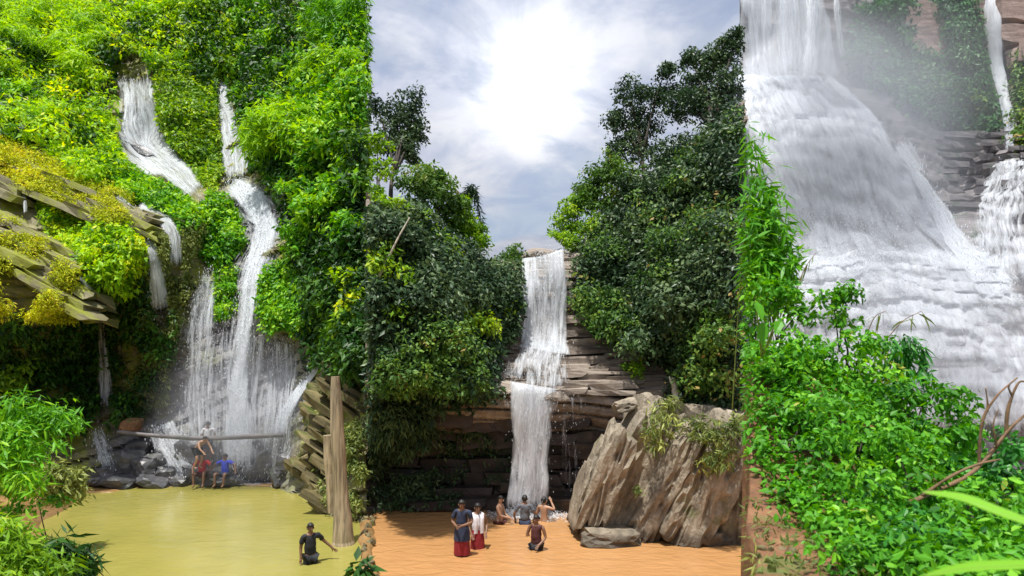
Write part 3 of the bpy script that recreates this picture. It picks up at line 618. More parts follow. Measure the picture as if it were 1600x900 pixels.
# left scene
waterfall('waterfall', 'white upper cascade dropping over mossy steps at top of the left hillside', DL, [(206, 106, 62), (212, 140, 66), (216, 180, 66), (218, 205, 76), (228, 232, 84), (262, 258, 62), (290, 282, 42), (312, 306, 34)], 'fall', ((1.15, 1, .95), (.95, 1.05, .8)), 1, drops=500, dsize=.05, fade0=.14)
waterfall('waterfall', 'narrow white right-hand stream at the top of the left hillside', DL, [(338, 96, 12), (346, 120, 14), (350, 160, 24), (358, 200, 36), (366, 240, 44), (368, 285, 44)], 'fall', ((1.0, 1, .95), (.8, 1.1, .75)), 2, drops=200, dsize=.05, fade0=.2)
waterfall('waterfall', 'tall main white chute of the left falls bending down to the green pool', DL, [(356, 284, 40), (380, 300, 52), (402, 325, 56), (414, 350, 58), (410, 385, 52), (396, 420, 44), (386, 470, 40), (380, 530, 44), (374, 590, 56), (372, 650, 70), (372, 700, 76), (376, 750, 90)], 'fall', ((1.0, .8, 1.18), (.85, 1.05, .92), (.75, 1.9, .60)), 3, drops=2600, dsize=.05, edge=.6)
waterfall('waterfall', 'thin misty veil of water left of the main left chute', DL, [(326, 420, 26), (318, 480, 56), (312, 560, 96), (312, 640, 120), (312, 700, 130)], 'fallthin', ((.75, 1, .80), (.6, 1, .70)), 4, drops=1400, dsize=.035, edge=.7)
waterfall('waterfall', 'sparse veil of falling water right of the main left chute', DL, [(440, 530, 60), (440, 580, 80), (436, 640, 90), (430, 700, 90), (422, 750, 70)], 'fallthin', ((.75, 1, .80), (.6, 1, .70)), 5, drops=1200, dsize=.035, edge=.7)
waterfall('waterfall', 'wide misty veil of fine threads across the whole lower half of the left falls', DL, [(380, 470, 110), (378, 530, 170), (376, 600, 205), (374, 670, 220), (372, 745, 225)], 'fallthin', ((.65, 1, .68),), 15, keep=False, nu=60, horiz=True, drops=1500, dsize=.03, edge=.5, fade0=.25)
waterfall('waterfall', 'slanting white jet at right foot of the left falls', DL, [(496, 574, 8), (478, 596, 12), (460, 622, 15), (444, 650, 17), (434, 680, 22)], 'fall', ((.6, 1, 1.35), (.5, 1.3, 1.0)), 6, drops=200, dsize=.05)
waterfall('waterfall', 'slim white rivulet spilling off the end of the mossy ledge', DL, [(180, 304, 12), (200, 322, 14), (216, 344, 18), (230, 370, 20), (240, 400, 22), (246, 440, 28), (252, 500, 30)], 'fall', ((.75, 1, 1.1), (.6, 1.2, .7)), 7, drops=260, dsize=.05)
waterfall('waterfall', 'fan of thin water over the ledge end beside the slim rivulet', DL, [(216, 318, 12), (246, 336, 26), (266, 352, 30), (274, 376, 22), (276, 420, 26)], 'fallthin', ((.75, 1, 1.0), (.6, 1.2, .8)), 8)
waterfall('waterfall', 'lowest trickle off the dark mossy ledge at far left', DL, [(120, 428, 8), (140, 452, 10), (152, 476, 10), (158, 520, 14), (162, 580, 18), (164, 650, 26)], 'fallthin', ((.8, 1, .95), (.9, 1.3, .6)), 9)
waterfall('waterfall', 'hair-thin trickle under the topmost ledge at the left edge', DL, [(36, 280, 6), (38, 300, 6), (38, 336, 7)], 'fallthin', ((.9, 1, .95),), 10)
waterfall('waterfall', 'low foaming run-out over rocks at left foot of the left falls', DL, [(250, 660, 60), (262, 690, 56), (276, 715, 50), (290, 748, 60)], 'fallthin', ((.9, 1, 1.0), (1.0, .8, .8)), 11, drops=500, dsize=.05)
waterfall('waterfall', 'small foamy spill over dark rocks far left of the green pool', DL, [(150, 668, 40), (158, 690, 40), (165, 715, 34), (176, 740, 30)], 'fallthin', ((.9, 1, .85),), 12, drops=200, dsize=.05)
waterfall('waterfall', 'low foaming run-out over rocks at right foot of the left falls', DL, [(452, 694, 30), (446, 712, 18), (444, 730, 14), (434, 752, 18)], 'fallthin', ((.9, 1, .95),), 13)
# middle scene
waterfall('waterfall', 'upper curtain of the middle waterfall pouring off the skyline notch', DM, [(852, 397, 76), (853, 404, 80), (853, 440, 80), (852, 490, 76), (850, 535, 82), (848, 552, 96)], 'fall', ((1.05, 1, .88), (.9, 1.02, .8)), 21, drops=900, dsize=.035, edge=.3, fade0=.015)
waterfall('waterfall', 'white water sliding down the flat beds halfway down the middle falls', DM, [(851, 516, 78), (848, 540, 100), (842, 572, 134), (840, 598, 136), (838, 618, 104)], 'fall', ((1.1, 1, .84), (.95, 1.05, .74)), 22, drops=500, dsize=.024, rag=.18, edge=.75, fade0=.2, fade1=.01, horiz=True, bands=.45)
waterfall('waterfall', 'lower free-falling curtain of the middle waterfall into the orange pool', None, [(840, 602, 96, 20.7), (838, 614, 88, 20.5), (834, 640, 76, 20.4), (831, 680, 68, 20.4), (828, 740, 66, 20.4), (824, 806, 80, 20.4)], 'fall', ((.0, 1, 1.12), (-.2, .98, .9)), 23, drops=1500, dsize=.022, edge=.5, fade0=.01, rag=.16)
waterfall('waterfall', 'thin dripping threads on the dark wall right of the middle curtain', None, [(890, 618, 44, 20.7), (892, 650, 46, 20.7), (894, 700, 42, 20.9), (896, 790, 40, 21.0)], 'fallthin', ((.0, 1, .55),), 24, drops=120, dsize=.02)
# right scene
waterfall('waterfall', 'broad pale curtain falling from out of the top left of the right cliff', DR, [(1226, -40, 150), (1226, 20, 150), (1228, 80, 160), (1232, 140, 170)], 'fallveil', ((.6, 1, .95), (.4, 1, .9)), 31, edge=.2)
waterfall('waterfall', 'bright narrow jet in front of the pale curtain on the right cliff', DR, [(1268, -40, 14), (1268, 30, 16), (1267, 80, 20), (1264, 135, 34)], 'fall', ((.9, 1, 1.2), (.8, 1.5, .9)), 32)
waterfall('waterfall', 'faint thin jet right of the bright jet on the right cliff', DR, [(1304, -40, 12), (1310, 40, 14), (1316, 95, 14)], 'fall', ((.9, 1, .85),), 33)
waterfall('waterfall', 'wide white dome of water spreading over the rounded rock in the right falls', DR, [(1222, 118, 150), (1236, 140, 172), (1260, 180, 220), (1275, 220, 250), (1302, 300, 306), (1318, 350, 336), (1342, 400, 384), (1360, 440, 420), (1370, 470, 440)], 'falldense', ((.75, 1, 1.02), (.5, 1, .95)), 34, nu=110, horiz=True, drops=2500, dsize=.03, edge=.12, fade0=.02, fade1=.2, steps=(.32, 1.3), rag=.03)
waterfall('waterfall', 'broken white cascade over low ledges at the bottom of the right falls', DR, [(1330, 335, 340), (1350, 375, 380), (1362, 410, 410), (1372, 450, 440), (1390, 500, 500), (1400, 580, 530), (1410, 700, 560)], 'falldense', ((.8, 1, 1.1), (.6, 1, 1.0)), 35, nu=110, horiz=True, drops=7000, dsize=.036, edge=.14, fade0=.42, bands=.4, steps=(.42, .5), rag=.03)
waterfall('waterfall', 'white stream edging the right side of the big dome of water', DR, [(1400, 218, 26), (1430, 262, 24), (1456, 306, 24), (1480, 350, 34), (1505, 390, 44), (1545, 430, 60), (1580, 470, 70)], 'fall', ((1.0, 1, 1.15), (.9, 1.3, .8)), 36, drops=700, dsize=.05)
waterfall('waterfall', 'grey hanging stream down the pink cliff at far right', DR, [(1552, -40, 26), (1552, 40, 30), (1558, 100, 26), (1568, 150, 22), (1576, 200, 18), (1578, 248, 22)], 'fallveil', ((.9, 1, 1.15), (.7, 1.1, .9)), 37)
waterfall('waterfall', 'lacy fan of water over the small knob at far right', DR, [(1580, 248, 60), (1570, 276, 80), (1562, 310, 96), (1560, 350, 104), (1566, 400, 110), (1575, 440, 110)], 'fallthin', ((1.0, 1, .92), (.8, 1, .8)), 38, horiz=True, steps=(.3, .7), drops=400, dsize=.03)

# spray and mist, foam at the feet
def mist(name, label, px, py, Y, rx, ry, rz, mat):
    V, Fc = ICO[3]; o = link(name, npmesh(name, V, [Fc], smooth=True), MT[mat]); o.location = P(px, py, Y); o.scale = (rx, ry, rz); return tag(o, label, 'mist', kind='stuff')
mist('mist', 'pale mist drifting over the dome of the right falls', 1330, 250, 25.0, 5.6, 2.6, 6.5, 'mistr')
mist('mist', 'pale spray hanging before the upper curtain of the right falls', 1285, 100, 29.0, 3.9, 2.0, 4.0, 'mist')
mist('mist', 'low spray over the bottom of the right falls', 1430, 480, 18.6, 6.5, 1.8, 4.5, 'mist')
mist('mist', 'thin mist hanging before the right cliff', 1420, 130, 31.0, 7.5, 3.0, 6.0, 'mistl')
mist('mist', 'thin spray mist round the foot of the left falls', 370, 650, 25.4, 4.0, 1.8, 3.8, 'mist')
def foam(name, label, cx, py, wpx, hz, k, size, dy=.5):
    r = np.random.default_rng(int(cx)); Y = ywater(py); c = np.zeros((k, 3)); c[:, 0] = r.normal((cx - CX) / F * Y, wpx / 3 / F * Y, k); c[:, 1] = Y + r.normal(0, dy, k)
    c[:, 2] = np.abs(r.normal(0, hz, k)) * np.exp(-((c[:, 0] - (cx - CX) / F * Y) / (wpx / 2 / F * Y)) ** 2); o = droplets(name, c, size, r, None, 1.0); return tag(o, label, 'foam')
def froth(label, px, py, rx, ry, dens):
    Y = ywater(py); nr_, na = 16, 48; rr = np.linspace(0, 1, nr_)[:, None]; t = np.linspace(0, 2 * np.pi, na)[None]; x = rr * np.cos(t) * rx; y = rr * np.sin(t) * ry
    V = np.stack([x, y, .03 + .05 * (1 - rr) + .04 * fbm(np.stack([x * 2, y * 2, x * 0], -1), 3, 3) * (1 - rr)], -1)
    o = link('froth', npmesh('froth', V.reshape(-1, 3), [gridfaces(nr_, na)], uv=np.stack([x * .8, y * 6], -1).reshape(-1, 2), dens=(dens * np.broadcast_to(1 - rr ** 2, x.shape)).ravel(), smooth=True), MT['fallthin']); o.location = ((px - CX) / F * Y, Y, 0)
    tag(o, label, 'foam', kind='stuff')
froth('white froth spreading on the orange pool under the middle curtain', 826, 808, 2.0, .9, 1.15)
froth('white froth spreading on the green pool under the main left chute', 375, 756, 2.6, .8, 1.1)
froth('white froth on the green pool below the left run-out', 285, 756, 1.2, .5, 1.05)
foam('foam', 'white foam where the middle curtain hits the orange pool', 824, 804, 90, .16, 2600, .07, .35)
foam('foam', 'white foam along the foot of the left falls on the green pool', 372, 752, 150, .14, 2600, .08, .3)
foam('foam', 'white foam at the left foot of the left falls', 280, 752, 70, .10, 900, .08, .25)

# ------------------------------------------------------------------ foliage
def leaf_geo(C, Nn, size, aspect, droop, r, hi=False):
    n = len(C); ax = r.normal(size=(n, 3)) + .35 * Nn; ax[:, 2] -= droop
    ax -= (ax * Nn).sum(1)[:, None] * Nn * .7; ax /= np.linalg.norm(ax, axis=1)[:, None] + 1e-9
    sd = np.cross(Nn, ax); sd /= np.linalg.norm(sd, axis=1)[:, None] + 1e-9; up = np.cross(ax, sd)
    Ln = (size * r.uniform(.55, 1.3, n))[:, None]; W = Ln * aspect * .5
    if not hi:
        md = C + ax * Ln * .42; tip = C + ax * Ln; tip[:, 2] -= (.12 * droop * Ln)[:, 0]
        V = np.stack([C, md + sd * W - up * W * .25, tip, md - sd * W - up * W * .25], 1)
        b = (np.arange(n) * 4)[:, None]; return V.reshape(-1, 3), np.concatenate([b + np.array([0, 1, 2]), b + np.array([0, 2, 3])]), 4
    dz = np.array([0, 0, -1.0]) * droop * Ln
    m1 = C + ax * Ln * .3 + dz * .03; m2 = C + ax * Ln * .68 + dz * .13; tip = C + ax * Ln + dz * .30
    V = np.stack([C, m1, m1 + sd * W * .95 - up * W * -.25, m1 - sd * W * .95 - up * W * -.25, m2, m2 + sd * W * .8 + up * W * .2, m2 - sd * W * .8 + up * W * .2, tip], 1)
    b = (np.arange(n) * 8)[:, None]
    T = np.array([(0, 2, 1), (0, 1, 3), (1, 2, 5), (1, 5, 4), (3, 1, 4), (3, 4, 6), (5, 7, 4), (4, 7, 6)])
    return V.reshape(-1, 3), (b[:, :, None] + T[None]).reshape(-1, 3), 8
def clumps(cen, rad, per, r, squash=.8, up=.35, front=.25, shell=.72):
    """leaf positions and normals on uneven balls"""
    cen = np.repeat(cen, per, 0); rd = np.repeat(rad, per)
    d = r.normal(size=cen.shape); d /= np.linalg.norm(d, axis=1)[:, None]; d[:, 2] += up; d[:, 1] -= front; d /= np.linalg.norm(d, axis=1)[:, None]
    q = (shell + (1.05 - shell) * r.random(len(d)) ** .7) * rd
    C = cen + d * q[:, None] * np.array([1, 1, squash]); return C, d
def keep_cols(C, r, lo=None, hi=None, soft=5):
    px, py = pix(C); j = soft * vnoise(np.stack([py / 9, py * 0, C[:, 1]], -1), 5)
    k = np.ones(len(C), bool)
    if lo is not None: k &= px > lo + j
    if hi is not None: k &= px < hi + j
    return k
def foliage(name, C, d, mat, size, aspect=.5, droop=.5, seed=1, parent=None, hi=False, origin=None, lo=None, hi_col=None, avoid=None, tintc=None):
    r = np.random.default_rng(seed); k = keep_cols(C, r, lo, hi_col)
    if avoid:
        px, py = pix(C); k &= ~on_fall(px, py, avoid)
    C, d = C[k], d[k]; tc = tintc[k] if tintc is not None else None
    Nn = d * .8 + r.normal(size=d.shape) * .6 + np.array([0, 0, .45]); Nn /= np.linalg.norm(Nn, axis=1)[:, None]
    V, Fc, kv = leaf_geo(C, Nn, size, aspect, droop, r, hi)
    cl = vnoise(C * .6, seed % 50) * .22
    t = np.clip(.47 + cl + r.normal(0, .13, len(C)) + (tc if tc is not None else 0), 0, 1)
    if origin is not None: V = V - np.asarray(origin)
    return link(name, npmesh(name, V, [Fc], tint=np.repeat(t, kv)), MT[mat] if isinstance(mat, str) else mat, parent)
def inpoly(px, py, poly):
    poly = np.array(poly, float); ins = np.zeros(len(px), bool); j = len(poly) - 1
    for i in range(len(poly)):
        xi, yi = poly[i]; xj, yj = poly[j]
        c = ((yi > py) != (yj > py)) & (px < (xj - xi) * (py - yi) / (yj - yi + 1e-9) + xi); ins ^= c; j = i
    return ins
def cover(name, label, D, poly, n, rad, per, mat, size, aspect=.55, droop=.6, off=.1, seed=1, lo=None, hi_col=None, avoid=.85, cat='undergrowth', squash=.8, up=.35, front=.45, rows=None, noise_gate=None):
    """creeping plants over a stretch of cliff"""
    r = np.random.default_rng(seed); p = np.array(poly, float); a, b = p.min(0), p.max(0); X = np.zeros(0); Yp = np.zeros(0)
    while len(X) < n:
        x = r.uniform(a[0], b[0], n); y = r.uniform(a[1], b[1], n); k = inpoly(x, y, poly)
        if noise_gate: k &= vnoise(np.stack([x / 26, y / 18, x * 0], -1), seed) > noise_gate
        X = np.concatenate([X, x[k]]); Yp = np.concatenate([Yp, y[k]])
    X, Yp = X[:n], Yp[:n]; rd = rad * r.uniform(.45, 1.6, n) ; Yd = D(X, Yp)
    lump = np.clip(vnoise(np.stack([X / 62, Yp / 46, X * 0], -1), seed + 3) + .25, 0, 1) * rad * 2.6 + np.clip(vnoise(np.stack([X / 24, Yp / 18, X * 0], -1), seed + 4) + .2, 0, 1) * rad * 1.1
    C, d = clumps(P(X, Yp, Yd - off - lump - rd * .3), rd, per, r, squash, up, front)
    o = foliage(name, C, d, mat, size, aspect, droop, seed, avoid=avoid, lo=lo, hi_col=hi_col, tintc=np.repeat(r.normal(0, .24, n), per))
    return tag(o, label, cat, kind='stuff')
def plant(name, label, cat, base, balls, mat, size, per=26, aspect=.5, droop=.5, seed=1, sub=None, lo=None, hi_col=None, bark='bark', trunk_r=.09, group=None, hi=False, squash=.8, density=1.0, stem='trunk', avoid=None, front=.25, crown='crown'):
    """tree or shrub: base (px,py,Y); balls (px,py,Y,rx,rz in px) filled with small leaf clumps; trunk and limbs reach them"""
    r = np.random.default_rng(seed); o = np.array(P(*base)); root = empty(name, o); tag(root, label, cat, group)
    cc, rr = [], []; limbs = []
    for (px, py, Y, rx, rz) in balls:
        sx, sz = rx * Y / F, rz * Y / F; c = P(px, py, Y); m = max(5, int(density * 9 * (sx * sz) ** .75 / (.28 ** 1.0)))
        q = r.normal(size=(m, 3)); q /= np.linalg.norm(q, axis=1)[:, None]; q *= (r.random(m) ** .42)[:, None] * r.uniform(.8, 1.12, m)[:, None]
        pts = c + q * np.array([sx, min(sx, sz) * .8, sz]); cc.append(pts); rr.append(np.full(m, np.clip(.30 * min(sx, sz) + .10, .16, .62)) * r.uniform(.6, 1.3, m))
        t0 = o + (c - o) * .35 + np.array([0, .15, .1]); limbs.append((c, t0, pts[:3]))
    cc = np.vstack(cc); rr = np.concatenate(rr)
    C, d = clumps(cc, rr, per, r, squash, .4, front)
    foliage(crown, C, d, mat, size, aspect, droop, seed, root, hi, o, lo, hi_col, avoid, np.repeat(r.normal(0, .17, len(cc)), per))
    mc = np.mean([b[0] for b in limbs], 0); tubes = [tube(spline([o - o, (mc - o) * .4 + np.array([r.uniform(-.2, .2), .1, 0]), (mc - o) * .8], 8), np.linspace(trunk_r, trunk_r * .5, 8), 7, .2, seed)]
    link(stem, npmesh(stem, *(lambda j: (j[0], [j[1], j[2]]))(join(tubes)), smooth=True), MT[bark], root)
    lt = []
    for c, t0, tw in limbs:
        lt.append(tube(spline([(mc - o) * .45, (c - o) * .6 + (mc - o) * .25, c - o], 7), np.linspace(trunk_r * .55, trunk_r * .18, 7), 5, .15, seed))
        for p in tw: lt.append(tube(spline([(c - o) * .7 + (mc - o) * .2, (c - o) * .9 + (p - o) * .1, p - o], 5), np.linspace(trunk_r * .25, trunk_r * .08, 5), 4))
    tube_obj('limbs', lt, MT[bark], root)
    return root
def bamboo(name, label, base, culms, mat, size=.34, aspect=.17, per=150, seed=1, lo=None, hi_col=None, cr=.035, group=None, leaf_from=.35, spread=.45):
    """arching bamboo: culms = list of (tip px, tip py, tip Y, arch)"""
    r = np.random.default_rng(seed); o = np.array(P(*base)); root = empty(name, o); tag(root, label, 'bamboo', group); Cs, ds = [], []
    for (px, py, Y, arch) in culms:
        tip = P(px, py, Y); b = o + np.array([r.uniform(-.4, .4), r.uniform(-.3, .3), 0]); mid = b + (tip - b) * .6 + np.array([0, 0, arch])
        c = spline([b, b + (mid - b) * .5 + np.array([0, 0, arch * .25]), mid, tip], 22)
        link('culm', npmesh('culm', *(lambda t: (t[0] - o, [t[1], t[2]]))(tube(c, np.linspace(cr, cr * .25, 22), 6)), smooth=True), MT['culm'], root)
        u = leaf_from + (1 - leaf_from) * r.random(per) ** .8; i = np.minimum((u * 21).astype(int), 20); q = c[i] + (c[i + 1] - c[i]) * (u * 21 - i)[:, None]
        sp = r.normal(size=(per, 3)); sp[:, 2] = sp[:, 2] * .6 - .25; sp /= np.linalg.norm(sp, axis=1)[:, None]; q = q + sp * (spread * r.random(per) ** .6)[:, None]
        for k in range(5): Cs.append(q + r.normal(size=q.shape) * .07); ds.append(sp * .5 + np.array([0, -.2, .5]) + r.normal(size=q.shape) * .3)
    C = np.vstack(Cs); d = np.vstack(ds); d /= np.linalg.norm(d, axis=1)[:, None]
    foliage('foliage', C, d, mat, size, aspect, 1.0, seed, root, False, o, lo, hi_col)
    return root

# ---- left hillside
YL = lambda px, py, off=0: float(DL(px, py)) - off
def ball(D, px, py, rx, rz, off=.4): return (px, py, float(D(px, py)) - off, rx, rz)
cover('undergrowth', 'dark green leaf layer painting the shadowed gaps inside the upper left jungle', DL, [(-40, -60), (575, -60), (575, 300), (430, 290), (385, 240), (340, 150), (250, 100), (170, 110), (172, 225), (60, 215), (-40, 225)], 1300, .7, 20, 'deep', .40, .45, .6, .0, 100, hi_col=577)  # darker leaf colour set behind the lime growth paints the shade in its gaps
cover('undergrowth', 'dense yellow-green undergrowth filling the upper left hillside', DL, [(-40, -60), (330, -60), (330, 90), (250, 100), (180, 96), (165, 110), (172, 225), (60, 215), (-40, 225)], 1150, .75, 30, 'lime', .38, .35, .7, .45, 101, hi_col=577, noise_gate=-.28)
cover('undergrowth', 'green jungle growth behind the upper right of the left hillside', DL, [(300, -60), (575, -60), (575, 300), (430, 290), (385, 240), (372, 150), (330, 90)], 800, .7, 32, 'emerald', .32, .45, .6, .45, 102, hi_col=577, noise_gate=-.28)
cover('moss', 'bright yellow moss and grass carpeting the tilted left ledges', DL, [(-40, 205), (20, 222), (130, 268), (200, 305), (215, 345), (180, 350), (120, 335), (60, 300), (-40, 258)], 900, .26, 30, 'moss', .15, .3, .7, .95, 103, cat='moss', noise_gate=.0)
cover('moss', 'golden moss hanging from the lower left ledges', DL, [(-40, 335), (30, 350), (110, 420), (145, 470), (130, 500), (70, 500), (-40, 490)], 760, .28, 30, 'moss', .15, .32, .9, .85, 104, cat='moss', noise_gate=-.05)
cover('undergrowth', 'lush yellow-green plants on the slope between ledge and upper cascade', DL, [(60, 195), (170, 180), (185, 230), (220, 262), (150, 285), (90, 245)], 420, .5, 26, 'lime', .30, .4, .6, .3, 105)
cover('undergrowth', 'bright green creepers on the slope under the upper cascade', DL, [(150, 250), (235, 262), (300, 305), (330, 330), (290, 360), (230, 320), (180, 295)], 420, .40, 26, 'emerald', .26, .5, .6, .3, 106)
cover('undergrowth', 'yellow-green plants draped below the first ledge', DL, [(60, 300), (120, 335), (200, 350), (225, 390), (215, 440), (170, 460), (140, 440), (90, 380)], 420, .36, 28, 'lime', .24, .45, .9, .25, 107)
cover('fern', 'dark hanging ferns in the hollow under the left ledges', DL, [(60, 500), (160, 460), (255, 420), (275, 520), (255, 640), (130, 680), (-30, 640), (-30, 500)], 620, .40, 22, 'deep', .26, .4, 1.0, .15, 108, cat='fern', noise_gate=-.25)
cover('moss', 'olive moss curtain left of the lower left veil', DL, [(225, 400), (280, 340), (320, 330), (300, 420), (280, 520), (270, 640), (195, 650), (220, 560)], 620, .30, 24, 'olive', .16, .4, 1.0, .15, 109, cat='moss')
cover('undergrowth', 'mossy green spur between the two upper cascades', DL, [(240, 95), (335, 110), (345, 190), (352, 270), (345, 300), (318, 290), (270, 240), (246, 180)], 620, .42, 26, 'bright', .26, .5, .7, .3, 110)
cover('undergrowth', 'green plants on the rock island left of the main chute', DL, [(318, 300), (350, 305), (378, 350), (376, 385), (350, 410), (322, 400)], 260, .34, 26, 'emerald', .22, .6, .7, .3, 111, avoid=.7)
cover('undergrowth', 'green creeper patch on wet rock between the lower veils', DL, [(330, 420), (372, 420), (366, 480), (340, 500), (326, 470)], 130, .26, 22, 'emerald', .18, .6, .8, .2, 112, avoid=.6)
cover('undergrowth', 'bright green creeper patch right of the main chute', DL, [(410, 420), (460, 410), (482, 460), (478, 520), (430, 532), (408, 490)], 330, .30, 26, 'emerald', .20, .6, .8, .3, 113, avoid=.6)
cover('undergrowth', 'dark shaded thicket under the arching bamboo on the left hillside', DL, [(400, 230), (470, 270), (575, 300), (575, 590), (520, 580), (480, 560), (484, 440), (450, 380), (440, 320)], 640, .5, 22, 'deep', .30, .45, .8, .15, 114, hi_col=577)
cover('fern', 'small plants sprouting between the inclined beds by the driftwood post', DL, [(470, 610), (560, 590), (575, 800), (520, 790), (470, 740)], 150, .24, 24, 'olive', .18, .35, .8, .5, 115, hi_col=577, noise_gate=.15, cat='fern')

def LP(px, py, off=.0): return (px, py, float(DL(px, py)) - off)
specs = [  # (name, label, base, balls, mat, size, seed)
    ('broadleaf_tree', 'broad-leaved green tree at the very top above the white upper cascade', (250, 84), [(230, 30, 36, 30, 1.6), (270, 20, 30, 26, 1.6), (255, 58, 34, 20, 1.4)], 'lime', .40, 201),
    ('broadleaf_tree', 'bright green tree at the top between the two upper cascades', (320, 80), [(315, 30, 34, 34, 1.6), (335, 62, 26, 22, 1.2), (300, 62, 26, 22, 1.2)], 'bright', .38, 202),
    ('broadleaf_tree', 'tall dark green tree at the top of the left hillside right of centre', (410, 130), [(400, 30, 36, 40, 1.5), (430, 70, 30, 34, 1.3), (395, 95, 24, 26, 1)], 'emerald', .36, 203),
    ('broadleaf_tree', 'drooping pale green tree hanging over the narrow upper stream', (375, 150), [(365, 60, 24, 36, 2), (362, 110, 22, 28, 1.6)], 'bright', .34, 204),
    ('shrub', 'dark blue-green creeper bush at the left edge below the bamboo', (40, 210), [(30, 160, 40, 34, 1), (50, 195, 26, 22, .8)], 'emerald', .34, 205),
    ('shrub', 'round yellow-green bush perched left of the upper cascade lip', (150, 110), [(150, 95, 26, 22, 1.0), (128, 120, 28, 24, 1.0)], 'lime', .34, 206),
    ('shrub', 'yellow-green bush at the right lip of the upper cascade', (262, 108), [(262, 96, 22, 14, .8), (284, 116, 22, 16, .8)], 'lime', .30, 207),
    ('shrub', 'large leafy shrub spilling down right of the main chute', (500, 400), [(470, 300, 30, 26, 1.5), (500, 330, 44, 44, 1.8), (470, 370, 30, 36, 1.6), (530, 300, 36, 34, 1.6), (545, 370, 32, 40, 1.5)], 'emerald', .30, 208),
    ('shrub', 'sunny yellow-green shrub at the right edge of the left hillside, halfway up', (560, 450), [(550, 440, 30, 26, 1.0), (558, 480, 24, 30, 1.0)], 'lime', .28, 209),
    ('shrub', 'drooping bright fern bush above the driftwood post', (560, 580), [(548, 520, 30, 30, 1.2), (560, 560, 24, 28, 1.0), (538, 560, 18, 22, .8)], 'bright', .26, 210),
    ('shrub', 'bushy shrub at the left edge under the golden ledges', (20, 640), [(24, 580, 34, 28, .8), (4, 610, 30, 22, .8)], 'bright', .26, 211),
    ('shrub', 'mossy green bush hanging on the ledge end above the hollow', (180, 440), [(160, 420, 34, 32, .9), (200, 400, 28, 28, .9), (185, 455, 22, 24, .9)], 'lime', .26, 212)]
for (nm, lb, b, bl, mt, sz, sd) in specs:
    plant(nm, lb, 'tree' if 'tree' in nm else 'bush', LP(*b), [ball(DL, x, y, rx, rz, o) for (x, y, rx, rz, o) in bl], mt, sz, 24, .48, .7, sd, hi_col=577, trunk_r=.14 if 'tree' in nm else .05)
# bamboo of the left hillside
bamboo('bamboo_clump', 'feathery yellow bamboo at the top left corner', LP(30, 110), [(-10, 10, 44, 1.5), (20, -10, 45, 1), (50, 20, 43, 1.5), (70, -5, 45, 1.2), (0, 60, 40, 1.5), (60, 70, 40, 1.5), (30, 40, 42, 1.5)], 'lime', .55, .16, 130, 221, spread=.9)
bamboo('bamboo_clump', 'feathery bamboo at the top left of the white upper cascade', LP(120, 150), [(100, 0, 45, 1.5), (130, 20, 43, 1.2), (160, 10, 44, 1.5), (180, 50, 42, 1.5), (90, 60, 41, 1.4), (120, 90, 39, 1.2), (150, 70, 41, 1.2)], 'lime', .55, .16, 130, 222, spread=.9)
bamboo('bamboo_clump', 'big arching dome of bamboo right of the narrow upper stream', LP(470, 290), [(385, 200, 32.5, 1.8), (400, 235, 31.5, 2.2), (430, 180, 32.5, 1.6), (470, 165, 32, 1.4), (510, 180, 31.5, 1.4), (450, 215, 31, 1.8), (490, 225, 30.5, 1.6), (410, 180, 33, 1.5), (525, 220, 30, 1.4), (380, 225, 32, 2.4)], 'lime', .44, .17, 190, 223, hi_col=577, spread=.75)
bamboo('bamboo_clump', 'bright bamboo sprays at the upper right edge of the left hillside', LP(540, 200), [(490, 90, 32, 1.5), (520, 110, 31.5, 1.4), (550, 90, 31, 1.2), (565, 130, 30.5, 1.2), (500, 135, 31.5, 1.4), (545, 150, 30, 1.2), (468, 110, 33, 1.3)], 'lime', .42, .17, 160, 224, hi_col=577, spread=.7)
bamboo('bamboo_clump', 'tall dark green bamboo at the top right corner of the left hillside', LP(530, 130), [(480, 10, 35, 1.2), (510, -5, 34.5, 1), (540, 15, 34, 1.2), (560, -10, 33.5, 1), (570, 40, 33, 1), (500, 50, 34, 1.2), (540, 60, 33, 1.2), (565, 75, 32.5, 1)], 'emerald', .42, .17, 160, 225, hi_col=577, spread=.75)
bamboo('bamboo_clump', 'hanging bamboo along the right edge below the dome of bamboo', LP(560, 320), [(540, 240, 29, 1.3), (565, 230, 28.5, 1.2), (570, 280, 27.5, 1), (548, 275, 28, 1.2), (566, 200, 29, 1)], 'bright', .38, .18, 150, 226, hi_col=577, spread=.6)
# near plants on the left bank
bamboo('bamboo_clump', 'leafy bamboo sprays overhanging the left shore of the green pool', (-40, 800, 14), [(40, 620, 13, .5), (90, 640, 13.5, .6), (20, 660, 12.5, .5), (70, 690, 12.5, .4), (110, 655, 13.5, .6), (10, 700, 12, .4), (50, 740, 12, .3), (-10, 640, 12.5, .5)], 'emerald', .24, .2, 130, 231, spread=.42, cr=.02)
bamboo('bamboo_clump', 'bright leafy sprays in the bottom left corner', (-20, 930, 10.5), [(30, 840, 10, .3), (60, 870, 10, .3), (10, 860, 9.6, .3), (90, 885, 10, .2), (40, 890, 9.6, .2), (0, 820, 10, .3)], 'bright', .24, .2, 130, 232, spread=.35, cr=.014)
bamboo('bamboo_clump', 'dark green reedy plant at the bottom left shore of the green pool', (90, 905, 11.5), [(60, 860, 11, .1), (100, 850, 11, .1), (130, 866, 11.2, .1), (85, 845, 11.3, .1), (120, 890, 11, .1), (70, 885, 11, .1)], 'deep', .32, .18, 60, 233, spread=.25, cr=.012)
